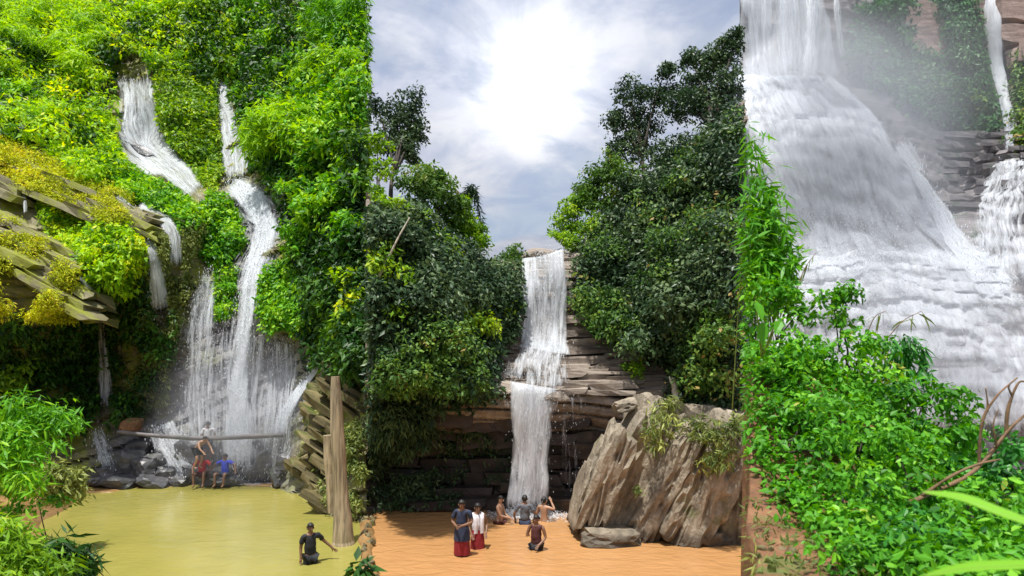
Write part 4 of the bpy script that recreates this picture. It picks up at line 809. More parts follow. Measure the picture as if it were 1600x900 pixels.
bamboo('bamboo_clump', 'bent yellowish twiggy bush on the muddy shore at left', (60, 790, 16.5), [(90, 730, 16.5, .4), (120, 740, 17, .3), (60, 725, 16, .3), (135, 765, 17.2, .2), (100, 770, 16.5, .2)], 'olive', .2, .25, 80, 234, spread=.35, cr=.02)
plant('shrub', 'low bright green herbs along the bottom left edge of the green pool', 'bush', (110, 930, 12), [(20, 800, 12.5, 40, 20), (60, 780, 13.5, 40, 16), (130, 900, 11.8, 60, 14), (20, 900, 11, 60, 18)], 'bank', .14, 22, .5, .5, 235, trunk_r=.03, stem='stem')
bamboo('leaf_spray', 'single dark leafy twig at the bottom right corner of the green pool', (600, 960, 9), [(545, 888, 9, .1), (562, 878, 9, .1), (572, 892, 9, .1)], 'deep', .26, .4, 8, 236, spread=.12, cr=.008, hi_col=574)

# driftwood post and pole
def driftwood():
    b = P(536, 850, 17.6); root = empty('driftwood_post', b); tag(root, 'tall weathered driftwood trunk standing upright in the green pool', 'tree trunk')
    c = np.array([P(x, y, 17.6) for x, y in [(537, 862), (536, 820), (533, 770), (530, 720), (527, 670), (525, 620), (524, 588)]]) - b
    tube_obj('trunk', [tube(spline(c, 44), np.interp(np.linspace(0, 1, 44), [0, .06, .3, .7, 1], [.38, .27, .23, .17, .105]), 20, .14, 4)], MT['driftwood'], root, False)
    c = np.array([P(x, y, 17.75) for x, y in [(522, 800), (518, 750), (514, 715), (512, 680)]]) - b
    tube_obj('broken_stub', [tube(spline(c, 20), np.linspace(.17, .12, 20), 14, .14, 6)], MT['driftwood'], root, False)
driftwood()
def pole():
    b = P(190, 676, 25.6); root = empty('pole', b); tag(root, 'long grey wooden pole lying level across the foot of the left falls', 'pole')
    c = np.array([P(x, y, Y) for x, y, Y in [(184, 675, 25.8), (250, 681, 25.6), (320, 685, 25.4), (390, 682, 25.5), (446, 679, 25.7)]]) - b
    tube_obj('shaft', [tube(spline(c, 24), np.linspace(.075, .10, 24), 10, .2, 3)], MT['rockR'], root)
    for i in (6, 12, 18): p = spline(c, 24)[i]; tube_obj('node_ring', [tube([p - np.array([.03, 0, 0]), p + np.array([.03, 0, 0])], .105, 10)], MT['rockR'], root)
pole()

# ---- middle gorge
def MP(px, py, off=0): return (px, py, float(DM(px, py)) - off)
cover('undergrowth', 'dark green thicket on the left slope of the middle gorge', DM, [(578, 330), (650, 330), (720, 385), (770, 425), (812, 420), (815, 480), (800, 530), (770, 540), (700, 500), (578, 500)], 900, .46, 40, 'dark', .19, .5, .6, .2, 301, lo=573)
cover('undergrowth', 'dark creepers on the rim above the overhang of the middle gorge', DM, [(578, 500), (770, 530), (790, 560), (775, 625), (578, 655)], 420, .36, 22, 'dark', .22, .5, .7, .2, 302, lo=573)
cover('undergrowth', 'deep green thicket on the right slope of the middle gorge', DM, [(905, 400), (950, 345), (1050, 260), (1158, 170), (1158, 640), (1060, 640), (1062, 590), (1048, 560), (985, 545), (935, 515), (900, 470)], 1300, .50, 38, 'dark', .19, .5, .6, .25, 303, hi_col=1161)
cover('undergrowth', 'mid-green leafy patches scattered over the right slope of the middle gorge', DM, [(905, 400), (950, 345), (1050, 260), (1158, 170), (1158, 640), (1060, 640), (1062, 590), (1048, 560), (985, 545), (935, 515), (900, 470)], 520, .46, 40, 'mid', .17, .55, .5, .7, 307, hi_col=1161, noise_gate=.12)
cover('vine', 'lighter vines trailing over the left slope of the middle gorge', DM, [(578, 340), (650, 340), (720, 395), (770, 435), (800, 470), (770, 530), (700, 500), (578, 500)], 200, .36, 36, 'bright', .16, .55, .9, .6, 308, lo=573, noise_gate=.2, cat='vine')
cover('fern', 'sparse ferns growing on the dark cave wall behind the bathers', DM, [(690, 680), (800, 650), (800, 750), (700, 750)], 160, .24, 20, 'dark', .16, .4, .9, .35, 304, cat='fern', noise_gate=-.05)
cover('fern', 'low ferns at the foot of the dark cave wall', DM, [(578, 740), (690, 735), (720, 790), (578, 796)], 120, .22, 20, 'dark', .16, .35, .7, .3, 305, lo=573, cat='fern')
cover('fern', 'dangling roots and ferns below the rim at the left of the cave', DM, [(578, 640), (680, 640), (680, 690), (578, 740)], 160, .26, 22, 'dark', .22, .25, 1.3, .5, 306, lo=573, cat='fern')
DENS = {311: 1.6, 314: 1.4, 315: 1.5, 321: 1.5, 322: 1.7, 323: 1.6, 324: 1.8, 325: 1.5, 326: 1.3}
specs = [
    ('tree', 'dark tall tree standing against the sky at left of the middle gorge', (610, 330), [(640, 165, 22, 22, -1), (622, 195, 34, 32, -1), (650, 210, 22, 26, -1), (618, 235, 34, 24, -1), (586, 165, 10, 18, -1), (640, 245, 16, 14, -1)], 'dark', .20, 311, .09, 'mid_l'),
    ('bush', 'bright lime sprays at the left edge of the middle gorge below the dark tree', (585, 360), [(590, 225, 16, 22, .8), (596, 262, 18, 20, .8), (592, 300, 14, 20, .8)], 'bright', .22, 312, .05, 'mid_l'),
    ('bush', 'flat lime-green branch with yellowish leaves at left of the middle gorge', (580, 345), [(605, 318, 26, 9, 1.4), (640, 328, 24, 7, 1.4), (660, 334, 14, 5, 1.4)], 'bright', .20, 313, .03, 'mid_l'),
    ('tree', 'rounded green tree on the left skyline of the middle gorge', (690, 380), [(668, 278, 30, 26, .4), (686, 302, 30, 28, .4), (650, 300, 34, 34, .4), (706, 332, 24, 28, .4)], 'mid', .22, 314, .10, 'mid_l'),
    ('tree', 'leafy tree with sunlit edge leaning towards the notch on the left skyline', (735, 420), [(722, 318, 16, 22, .2), (736, 352, 20, 22, .2), (728, 375, 24, 24, .2), (708, 345, 18, 24, .2), (748, 374, 18, 20, .2)], 'bright', .21, 315, .08, 'mid_l'),
    ('bush', 'small light green bush at left of the skyline notch', (800, 430), [(800, 395, 26, 16, .1), (785, 415, 24, 20, .3), (815, 415, 14, 14, .2)], 'mid', .2, 316, .05, 'mid_l'),
    ('bush', 'big round green bush overhanging the cave at left of the middle falls', (680, 650), [(680, 538, 62, 44, 2.0), (630, 568, 48, 44, 2.0), (728, 558, 40, 40, 1.8), (680, 596, 66, 34, 2.1), (612, 606, 34, 28, 1.8), (738, 600, 32, 26, 1.6)], 'mid', .20, 317, .06, 'mid_l'),
    ('bush', 'dark hanging bush beside the upper curtain of the middle falls', (790, 520), [(788, 455, 26, 30, .5), (780, 490, 26, 30, .6), (800, 505, 14, 22, .4)], 'dark', .2, 318, .05, 'mid_l'),
    ('tree', 'light green tree at right of the skyline notch', (905, 410), [(885, 345, 22, 24, .1), (905, 320, 22, 22, .1), (890, 375, 28, 18, .3), (920, 355, 24, 24, .3), (868, 372, 10, 12, .1)], 'bright', .21, 321, .08, 'mid_r'),
    ('tree', 'airy tall tree with sky showing through on the right skyline', (1010, 300), [(985, 150, 22, 24, -1), (965, 190, 20, 24, -1), (1000, 195, 30, 26, -1), (1030, 150, 30, 22, -1), (1040, 110, 20, 14, -1), (985, 230, 30, 24, -.6), (960, 240, 14, 14, -.6)], 'dark', .20, 322, .10, 'mid_r'),
    ('tree', 'dense tree on the right skyline below the airy tall tree', (960, 350), [(930, 285, 30, 26, 0), (960, 270, 30, 28, 0), (915, 310, 22, 20, 0), (985, 290, 34, 28, .2), (950, 320, 36, 26, .3)], 'mid', .21, 323, .09, 'mid_r'),
    ('tree', 'tall dark tree rising highest at the right edge of the middle gorge', (1120, 260), [(1130, 90, 26, 26, -1), (1150, 65, 16, 22, -1), (1100, 120, 34, 28, -1), (1080, 95, 20, 14, -1), (1140, 140, 26, 34, -.5), (1095, 165, 36, 30, -.4), (1060, 165, 26, 26, -.6), (1135, 190, 30, 30, 0)], 'dark', .21, 324, .13, 'mid_r'),
    ('tree', 'big dark tree with pale highlighted leaves halfway up the right slope', (1090, 400), [(1080, 240, 40, 34, .4), (1120, 265, 36, 34, .6), (1040, 260, 34, 32, .3), (1060, 300, 44, 34, .5), (1125, 320, 34, 36, .8), (1000, 300, 34, 30, .3)], 'dark', .21, 325, .11, 'mid_r'),
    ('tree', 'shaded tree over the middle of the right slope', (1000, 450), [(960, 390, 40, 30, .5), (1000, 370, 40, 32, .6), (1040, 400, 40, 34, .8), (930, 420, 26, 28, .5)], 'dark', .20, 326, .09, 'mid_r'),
    ('bush', 'leafy bush low on the right slope above the flat brown beds', (1000, 570), [(960, 490, 36, 28, .7), (1000, 505, 40, 28, .9), (1035, 525, 36, 28, 1)], 'mid', .19, 327, .05, 'mid_r'),
    ('bush', 'large glossy bush at the right edge above the tan boulder', (1120, 640), [(1110, 480, 40, 40, 1), (1140, 430, 24, 36, 1), (1100, 560, 44, 40, 1), (1140, 590, 28, 40, 1), (1070, 520, 34, 36, 1), (1080, 600, 36, 32, 1)], 'dark', .19, 328, .06, 'mid_r'),
    ('bush', 'bright hanging tuft over the flat brown beds', (985, 575), [(985, 570, 18, 14, 1.1), (1000, 582, 12, 10, 1.1)], 'bright', .17, 329, .03, 'mid_r')]
for (nm, lb, b, bl, mt, sz, sd, tr, side) in specs:
    plant(nm, lb, 'tree' if nm == 'tree' else 'bush', MP(*b), [ball(DM, x, y, rx * (1.1 if sd in DENS else 1), rz * (1.1 if sd in DENS else 1), o) for (x, y, rx, rz, o) in bl], mt, sz * .78, 38, .5, .5, sd, density=DENS.get(sd, 1.0), lo=573 if side == 'mid_l' else None, hi_col=1161 if side == 'mid_r' else None, trunk_r=tr, avoid=.8)
def branch_thing(name, label, cat, paths, mat, part='limb'):
    b = P(*paths[0][0][0]); root = empty(name, b); tag(root, label, cat)
    for i, (pts_, r0, r1) in enumerate(paths):
        c = np.array([P(*p) for p in pts_]) - b; m = 5 * len(pts_); tube_obj(part if i else 'stem', [tube(spline(c, m), np.linspace(r0, r1, m), 8, .25, i + 3)], MT[mat], root)
    return root
branch_thing('leaning_trunk', 'thin pale bare trunk leaning on the left slope of the middle gorge', 'tree trunk', [([(586, 446, 18.4), (604, 408, 18.4), (622, 372, 18.5), (640, 340, 18.7)], .045, .02)], 'palebark')
branch_thing('broken_stump', 'pale bare broken stump rising behind the tan boulder', 'tree stump', [([(1062, 640, 20.2), (1056, 615, 20.2), (1052, 590, 20.2)], .16, .06), ([(1054, 605, 20.2), (1048, 596, 20.1), (1046, 588, 20.1)], .05, .02)], 'palebark')
def palm():
    b = P(748, 345, 24.3); root = empty('drooping_palm', b - np.array([.36, 0, .3])); tag(root, 'small drooping palm silhouetted on the left skyline of the middle gorge', 'palm')
    tube_obj('stem', [tube(spline([b - b, (P(745, 300, 24.3) - b) * .6, P(745, 290, 24.3) - b], 8), np.linspace(.06, .035, 8), 7)], MT['bark'], root)
    for i, (x, y, mx, my) in enumerate([(764, 318, 758, 292), (768, 334, 762, 305), (752, 274, 748, 280), (728, 300, 736, 288), (758, 282, 752, 282), (762, 296, 756, 284)]):
        c = spline([P(745, 290, 24.3), P(mx, my, 24.2), P(x, y, 24.1)], 12); q = np.repeat(c, 8, 0); r = np.random.default_rng(i); d = r.normal(size=q.shape); d /= np.linalg.norm(d, axis=1)[:, None]
        V, Fc, kv = leaf_geo(q, d, .28, .13, 1.2, r); tv, tq, tt = tube(c, .015, 4)
        link('frond', npmesh('frond', V - b, [Fc], tint=np.full(len(V), .3)), MT['dark'], root)
palm()
plant('shrub', 'yellowish grass-like shrub growing on top of the tan boulder', 'bush', (1040, 690, 18.6), [(1033, 658, 17.7, 28, 28), (1020, 690, 17.3, 18, 24), (1046, 634, 18.2, 20, 14)], 'olive', .22, 30, .22, .9, 341, trunk_r=.03, stem='stem')
plant('shrub', 'drooping yellow-green shrub on the right shoulder of the tan boulder', 'bush', (1120, 730, 18), [(1108, 682, 17.2, 28, 30), (1134, 690, 17.0, 26, 36), (1124, 728, 16.8, 24, 24), (1148, 660, 17.3, 14, 22), (1085, 660, 17.6, 16, 14)], 'olive', .22, 30, .22, .9, 342, trunk_r=.03, hi_col=1161, stem='stem')
plant('shrub', 'tiny green sprig in a crack low on the tan boulder', 'bush', (998, 775, 17.7), [(996, 768, 17.6, 7, 8)], 'olive', .10, 20, .4, .6, 343, trunk_r=.01, stem='stem')

# ---- right scene
def RP(px, py, off=0): return (px, py, float(DR(px, py)) - off)
cover('undergrowth', 'teal-green growth hanging on the back cliff of the right scene', DR, [(1330, 40), (1420, 80), (1470, 95), (1540, 130), (1560, 200), (1500, 212), (1440, 180), (1380, 140), (1330, 110)], 520, .5, 22, 'teal', .28, .5, .8, .3, 401)
cover('vine', 'curtain of teal vines hanging down the pink cliff', DR, [(1455, -40), (1505, -40), (1535, 60), (1540, 130), (1495, 110), (1480, 50)], 330, .42, 22, 'teal', .26, .5, 1.2, .4, 402, cat='vine')
cover('undergrowth', 'green ledge plants at far right beside the hanging stream', DR, [(1584, 90), (1640, 80), (1640, 240), (1580, 225)], 160, .4, 22, 'mid', .24, .5, .8, .3, 403, avoid=None)
specs = [('tree', 'dark grey-green tree clinging high between the two right waterfalls', (1390, 130), [(1370, 30, 34, 40, 1), (1395, 70, 30, 34, 1), (1350, 80, 26, 30, 1), (1400, 10, 28, 30, 1)], 'teal', .28, 411),
         ('bush', 'green bush on the slope left of the hanging stream', (1500, 200), [(1460, 150, 40, 26, .7), (1500, 165, 34, 26, .7), (1430, 130, 30, 20, .7), (1525, 185, 24, 18, .7)], 'mid', .26, 412)]
for (nm, lb, b, bl, mt, sz, sd) in specs:
    plant(nm, lb, nm, RP(*b), [ball(DR, x, y, rx, rz, o) for (x, y, rx, rz, o) in bl], mt, sz, 24, .5, .7, sd, trunk_r=.08, lo=1164)
# shrubs of the near bank
def bz(X, Y): return float(bank_z(np.array(X), np.array(Y)))
def bank_plant(name, label, px, py, Y, balls, mat, size, seed, aspect=.5, per=24, droop=.5, density=1.0, hi=True):
    X = (px - CX) / F * Y; z = bz(X, Y); b = (px, HZ - F * (z - H) / Y, Y)
    return plant(name, label, 'bush', b, balls, mat, size, per, aspect, droop, seed, lo=1158, trunk_r=.022, stem='stem', hi=hi, density=density)
bank_specs = [
    ('thick leafy shrub at the outermost left rim of the near bank', 1185, 620, 8.8, [(1178, 470, 9.0, 20, 30), (1176, 520, 9.0, 20, 30), (1180, 570, 8.8, 24, 30), (1182, 620, 8.6, 26, 30)], 'bank', .11, 420),
    ('bright leafy shrub at the left end of the near bank under the hanging bamboo', 1200, 500, 9.2, [(1195, 470, 9.2, 34, 30), (1235, 455, 9.2, 30, 24), (1260, 480, 9.2, 30, 30)], 'bank', .12, 421),
    ('pale-leaved upright shrub in the middle of the bank top before the white dome', 1310, 520, 9.0, [(1300, 468, 9.0, 20, 22), (1325, 460, 9.0, 12, 14), (1315, 500, 9.0, 26, 24)], 'bank', .11, 422),
    ('leafy mound in the upper left of the near bank', 1215, 580, 8.2, [(1200, 550, 8.2, 44, 44), (1250, 540, 8.2, 44, 40), (1230, 600, 8.0, 50, 40)], 'bank', .11, 423),
    ('dark green shrub in the centre of the bank top', 1330, 570, 8.4, [(1310, 545, 8.4, 40, 36), (1350, 540, 8.4, 34, 34), (1345, 585, 8.2, 44, 34)], 'bank', .11, 424),
    ('drooping narrow-leaved grassy shrub hanging over the water from the bank', 1410, 580, 8.6, [(1395, 550, 8.6, 30, 28), (1425, 560, 8.6, 24, 30), (1405, 590, 8.4, 36, 26)], 'bankdark', .20, 425),
    ('bright green shrub below the drooping grassy shrub', 1430, 650, 7.6, [(1400, 620, 7.8, 44, 34), (1450, 620, 7.8, 40, 34), (1430, 660, 7.5, 50, 34)], 'bank', .11, 426),
    ('green bush at the outer edge of the bank beside the dead branch', 1500, 680, 7.4, [(1480, 630, 7.7, 34, 36), (1505, 655, 7.6, 30, 34), (1490, 690, 7.3, 40, 34)], 'bank', .11, 427),
    ('low leafy carpet bush at left just above the bare earth', 1210, 690, 7.0, [(1200, 650, 7.6, 46, 30), (1255, 660, 7.3, 46, 36), (1290, 710, 6.8, 36, 34)], 'bank', .10, 428),
    ('rounded green bush in the centre of the near bank', 1340, 700, 6.8, [(1310, 650, 7.2, 50, 40), (1360, 660, 7.1, 50, 40), (1340, 700, 6.8, 56, 40)], 'bank', .10, 429),
    ('green bush under the dead branch in the lower right bank', 1430, 740, 6.4, [(1400, 710, 6.6, 50, 40), (1455, 715, 6.5, 46, 36), (1420, 760, 6.2, 54, 36)], 'bank', .10, 430),
    ('leafy bush in the lower centre of the bank beside the bare earth', 1310, 790, 5.8, [(1310, 760, 6.1, 36, 36), (1355, 770, 5.9, 46, 40), (1340, 815, 5.6, 40, 36)], 'bank', .095, 431),
    ('dark leafy bush at the bottom centre of the near bank', 1420, 830, 5.4, [(1390, 810, 5.6, 50, 36), (1440, 820, 5.5, 50, 36), (1400, 865, 5.1, 60, 36), (1460, 870, 5.1, 50, 30)], 'bankdark', .10, 432),
    ('bush at the bottom right of the near bank behind the grass blades', 1540, 830, 5.4, [(1510, 790, 5.7, 50, 40), (1560, 780, 5.7, 50, 40), (1530, 840, 5.3, 60, 40), (1590, 830, 5.3, 50, 40), (1570, 890, 5.0, 60, 30), (1490, 890, 5.0, 40, 26)], 'bank', .10, 433),
    ('dark shrub at the right edge beyond the dead branch', 1580, 700, 6.6, [(1580, 700, 6.7, 36, 36), (1560, 740, 6.4, 44, 34), (1600, 740, 6.3, 40, 40), (1520, 740, 6.5, 36, 28)], 'bankdark', .10, 434),
    ('small green bush at the bottom edge right of the bare earth', 1330, 880, 5.0, [(1320, 870, 5.0, 44, 28), (1350, 890, 4.9, 50, 26)], 'bank', .09, 435)]
for (lb, px, py, Y, bl, mt, sz, sd) in bank_specs:
    bank_plant('shrub', lb, px, py, Y, bl, mt, sz * .85, sd, .22 if sd == 425 else .5, 34, 1.4 if sd == 425 else .5, 1.35)
def bank_cover(name, label, poly, n, rad, per, mat, size, seed, gate=None, aspect=.5, hi=False):
    r = np.random.default_rng(seed); X, Yd = [], []; p = np.array(poly)
    while len(X) < n:
        x = r.uniform(p[:, 0].min(), p[:, 0].max()); y = r.uniform(p[:, 1].min(), p[:, 1].max())
        if inpoly(np.array([x]), np.array([y]), poly)[0]: X.append(x); Yd.append(y)
    X, Yd = np.array(X), np.array(Yd); z = bank_z(X, Yd); rd = rad * r.uniform(.5, 1.4, n)
    C, d = clumps(np.stack([X, Yd, z + rd * .3], -1), rd, per, r, .8, .5, .2); o = foliage(name, C, d, mat, size, aspect, .5, seed, lo=1163, hi=hi); return tag(o, label, 'undergrowth', kind='stuff')
bank_cover('undergrowth', 'low green ground cover over the near bank', [(2.7, 7.3), (3.35, 9.2), (4, 10.2), (9, 10), (9, 4.4), (2.75, 4.4), (2.8, 5.6), (2.68, 6.6)], 2600, .22, 24, 'bank', .10, 441)
bank_cover('grass', 'sparse weeds on the bare earth', [(1.75, 4.6), (2.9, 7.6), (2.8, 4.6)], 46, .09, 16, 'olive', .10, 442, aspect=.2)
for i in range(26):
    Y = RS.uniform(4.7, 7.6); X = .358 * Y + RS.uniform(.12, .62); o = link('stone', SLABS['pebble'][i % 4]); sz = RS.uniform(.012, .04); o.location = (X, Y, bz(X, Y) + .05 * 0 + sz * .5); o.scale = (sz * 1.3, sz, sz * .7); o.rotation_euler = RS.uniform(0, 6, 3)
    tag(o, 'small stone lying on the bare red earth at the left of the near bank', 'stone', 'stones on the bare earth')
def rim_grass():
    r = np.random.default_rng(77); n = 500; Y = r.uniform(4.6, 9.5, n); X = .358 * Y + .06 + np.abs(r.normal(.02, .08, n)); z = bank_z(np.maximum(X, .358 * Y + .09), Y)
    C = np.stack([X, Y, z - np.abs(r.normal(0, .05, n))], -1); d = r.normal(size=(n, 3)) * .5 + np.array([-.6, -.3, .5]); d /= np.linalg.norm(d, axis=1)[:, None]
    tag(foliage('grass', C, d, 'olive', .12, .16, .8, 78), 'grass and weeds hanging over the rim of the bare earth', 'grass', kind='stuff')
rim_grass()
bamboo('bamboo_clump', 'drooping long-leaved bamboo at the left edge before the white dome', (1185, 640, 10.5), [(1172, 210, 10.2, .25), (1180, 270, 10, .3), (1200, 330, 9.9, .4), (1222, 350, 9.8, .4), (1190, 400, 9.6, .5), (1232, 410, 9.7, .5), (1215, 415, 9.6, .5), (1175, 360, 9.7, .4), (1225, 380, 9.9, .45), (1205, 290, 10, .35), (1170, 310, 9.8, .4)], 'bank', .24, .2, 60, 451, lo=1163, spread=.24, cr=.012, leaf_from=.6)
for i, (x0, y0, x1, y1, Y, lab) in enumerate([(1190, 560, 1202, 482, 8.0, 'large broad leaf plant in the upper left of the bank')]):
    b = P(x0, y0, Y); root = empty('broadleaf_plant', b); tag(root, lab, 'plant'); r = np.random.default_rng(i + 5)
    for k in range(4):
        e = P(x1 + r.uniform(-24, 24), y1 + r.uniform(-14, 26), Y - .25); tube_obj('stalk', [tube(spline([b - b, (e - b) * .6 + np.array([0, 0, .05]), e - b], 6), np.linspace(.012, .006, 6), 5)], MT['culm'], root)
        dd = np.array([[r.uniform(-.4, .4), -.8, .55]]); dd /= np.linalg.norm(dd); V, Fc, kv = leaf_geo((e - b)[None], dd, .19, .62, .9, r, True)
        link('leaf', npmesh('leaf', V, [Fc], tint=np.full(len(V), .45)), MT['bank'], root)
for (lab, px, py, Y, tx, ty) in [('thin bent grass stalk on the bank top before the white dome', 1240, 470, 9.3, 1275, 395), ('tall seeding grass stalk leaning right over the water from the bank', 1378, 540, 8.6, 1440, 486), ('short dark grass stalk left of the tall seeding grass stalk', 1355, 520, 8.8, 1384, 486)]:
    b = P(px, py, Y); root = empty('grass_stalk', b); tag(root, lab, 'grass'); e = P(tx, ty, Y) - b
    c = spline([b - b, e * .55 + np.array([-.03, 0, .06]), e], 10); tube_obj('stem', [tube(c, np.linspace(.008, .004, 10), 5)], MT['deadwood'], root)
    r = np.random.default_rng(px)
    for k in range(7):
        q = c[4 + k % 6][None]; dd = r.normal(size=(1, 3)); dd /= np.linalg.norm(dd); V, Fc, kv = leaf_geo(q, dd, .22, .12, 1.2, r, True); link('blade', npmesh('blade', V, [Fc], tint=np.full(len(V), .4)), MT['olive'], root)
branch_thing('dead_branch', 'brown forked dead branch leaning over the right part of the bank', 'branch', [
    ([(1422, 786, 5.9), (1460, 768, 6.0), (1510, 745, 6.1), (1545, 712, 6.3), (1580, 668, 6.4), (1612, 640, 6.5)], .024, .012), ([(1440, 775, 5.95), (1490, 742, 5.9), (1530, 725, 6.0), (1562, 718, 6.1)], .018, .008),
    ([(1530, 726, 6.2), (1531, 690, 6.2), (1538, 650, 6.2), (1560, 616, 6.2), (1590, 590, 6.3)], .018, .008), ([(1538, 650, 6.2), (1543, 632, 6.2), (1540, 606, 6.2)], .012, .006), ([(1572, 680, 6.4), (1575, 640, 6.4), (1590, 600, 6.4), (1604, 596, 6.4)], .018, .007), ([(1582, 620, 6.4), (1576, 604, 6.4), (1586, 592, 6.4)], .01, .005), ([(1558, 700, 6.3), (1552, 664, 6.3), (1560, 640, 6.3)], .012, .005)], 'deadwood')
# long grass blades close to the camera
def blade(label, pts_, w):
    b = P(*pts_[0]); c = spline([P(*p) for p in pts_], 24) - b; t = np.gradient(c, axis=0); t /= np.linalg.norm(t, axis=1)[:, None]; s = np.cross(t, np.array([0, -.5, .85])); s /= np.linalg.norm(s, axis=1)[:, None]
    u = np.linspace(0, 1, 24); ww = w * np.sin(np.clip(u * .93 + .07, 0, 1) * np.pi) ** .6; up = np.cross(s, t)
    V = np.stack([c - s * ww[:, None], c - up * ww[:, None] * .25, c + s * ww[:, None]], 1); root = empty('wild_grass', b); tag(root, label, 'grass')
    link('blade', npmesh('blade', V.reshape(-1, 3), [gridfaces(24, 3)], tint=np.full(72, .72), smooth=True), MT['bank'], root)
    link('midrib', npmesh('midrib', *(lambda q: (q[0], [q[1], q[2]]))(tube(c - up * ww[:, None] * .25, .0015, 5))), MT['culm'], root)
blade('broad green grass blade arching in from the right edge, upper one', [(1640, 828, 2.2), (1560, 798, 2.3), (1500, 776, 2.4), (1440, 768, 2.5)], .030)
blade('broad green grass blade along the bottom right edge', [(1660, 880, 2.0), (1580, 882, 2.1), (1510, 886, 2.2), (1440, 900, 2.3)], .030)

# ------------------------------------------------------------------ people
def skin_mesh(name, verts, edges, radii, root=0, sub=1):
    me = bpy.data.meshes.new(name); me.from_pydata([tuple(v) for v in verts], edges, []); o = bpy.data.objects.new(name, me); COL.objects.link(o)
    md = o.modifiers.new('s', 'SKIN'); md.use_smooth_shade = True; md.branch_smoothing = .4
    for i, r in enumerate(radii):
        rx, ry = r if isinstance(r, tuple) else (r, r); me.skin_vertices[0].data[i].radius = (rx, ry); me.skin_vertices[0].data[i].use_root = (i == root)
    sm = o.modifiers.new('d', 'SUBSURF'); sm.levels = sub; sm.render_levels = sub
    dg = bpy.context.evaluated_depsgraph_get(); ev = o.evaluated_get(dg); out = bpy.data.meshes.new_from_object(ev); bpy.data.objects.remove(o); bpy.data.meshes.remove(me)
    out.name = name; return out
def crease(me, a=.016):
    V = np.zeros(len(me.vertices) * 3, np.float32); me.vertices.foreach_get('co', V); V = V.reshape(-1, 3); Nn = np.zeros(len(V) * 3, np.float32); me.vertices.foreach_get('normal', Nn)
    V = V + Nn.reshape(-1, 3) * (a * fbm(V * np.array([9, 9, 14]), 3, 5))[:, None]; me.vertices.foreach_set('co', V.astype(np.float32).ravel()); me.update(); return me
def lathe(name, rings, n=20, fold=.0, seed=0):
    """rings (cx, cy, z, rx, ry)"""
    t = np.arange(n) / n * 2 * np.pi; V = []
    for i, (cx, cy, z, rx, ry) in enumerate(rings):
        f = 1 + fold * (i / len(rings)) * np.sin(t * 6 + seed); V.append(np.stack([cx + rx * np.cos(t) * f, cy + ry * np.sin(t) * f, np.full(n, z)], -1))
    V = np.concatenate(V); m = len(rings); q = np.array([(i * n + j, i * n + (j + 1) % n, (i + 1) * n + (j + 1) % n, (i + 1) * n + j) for i in range(m - 1) for j in range(n)])
    return npmesh(name, V, [q], smooth=True)
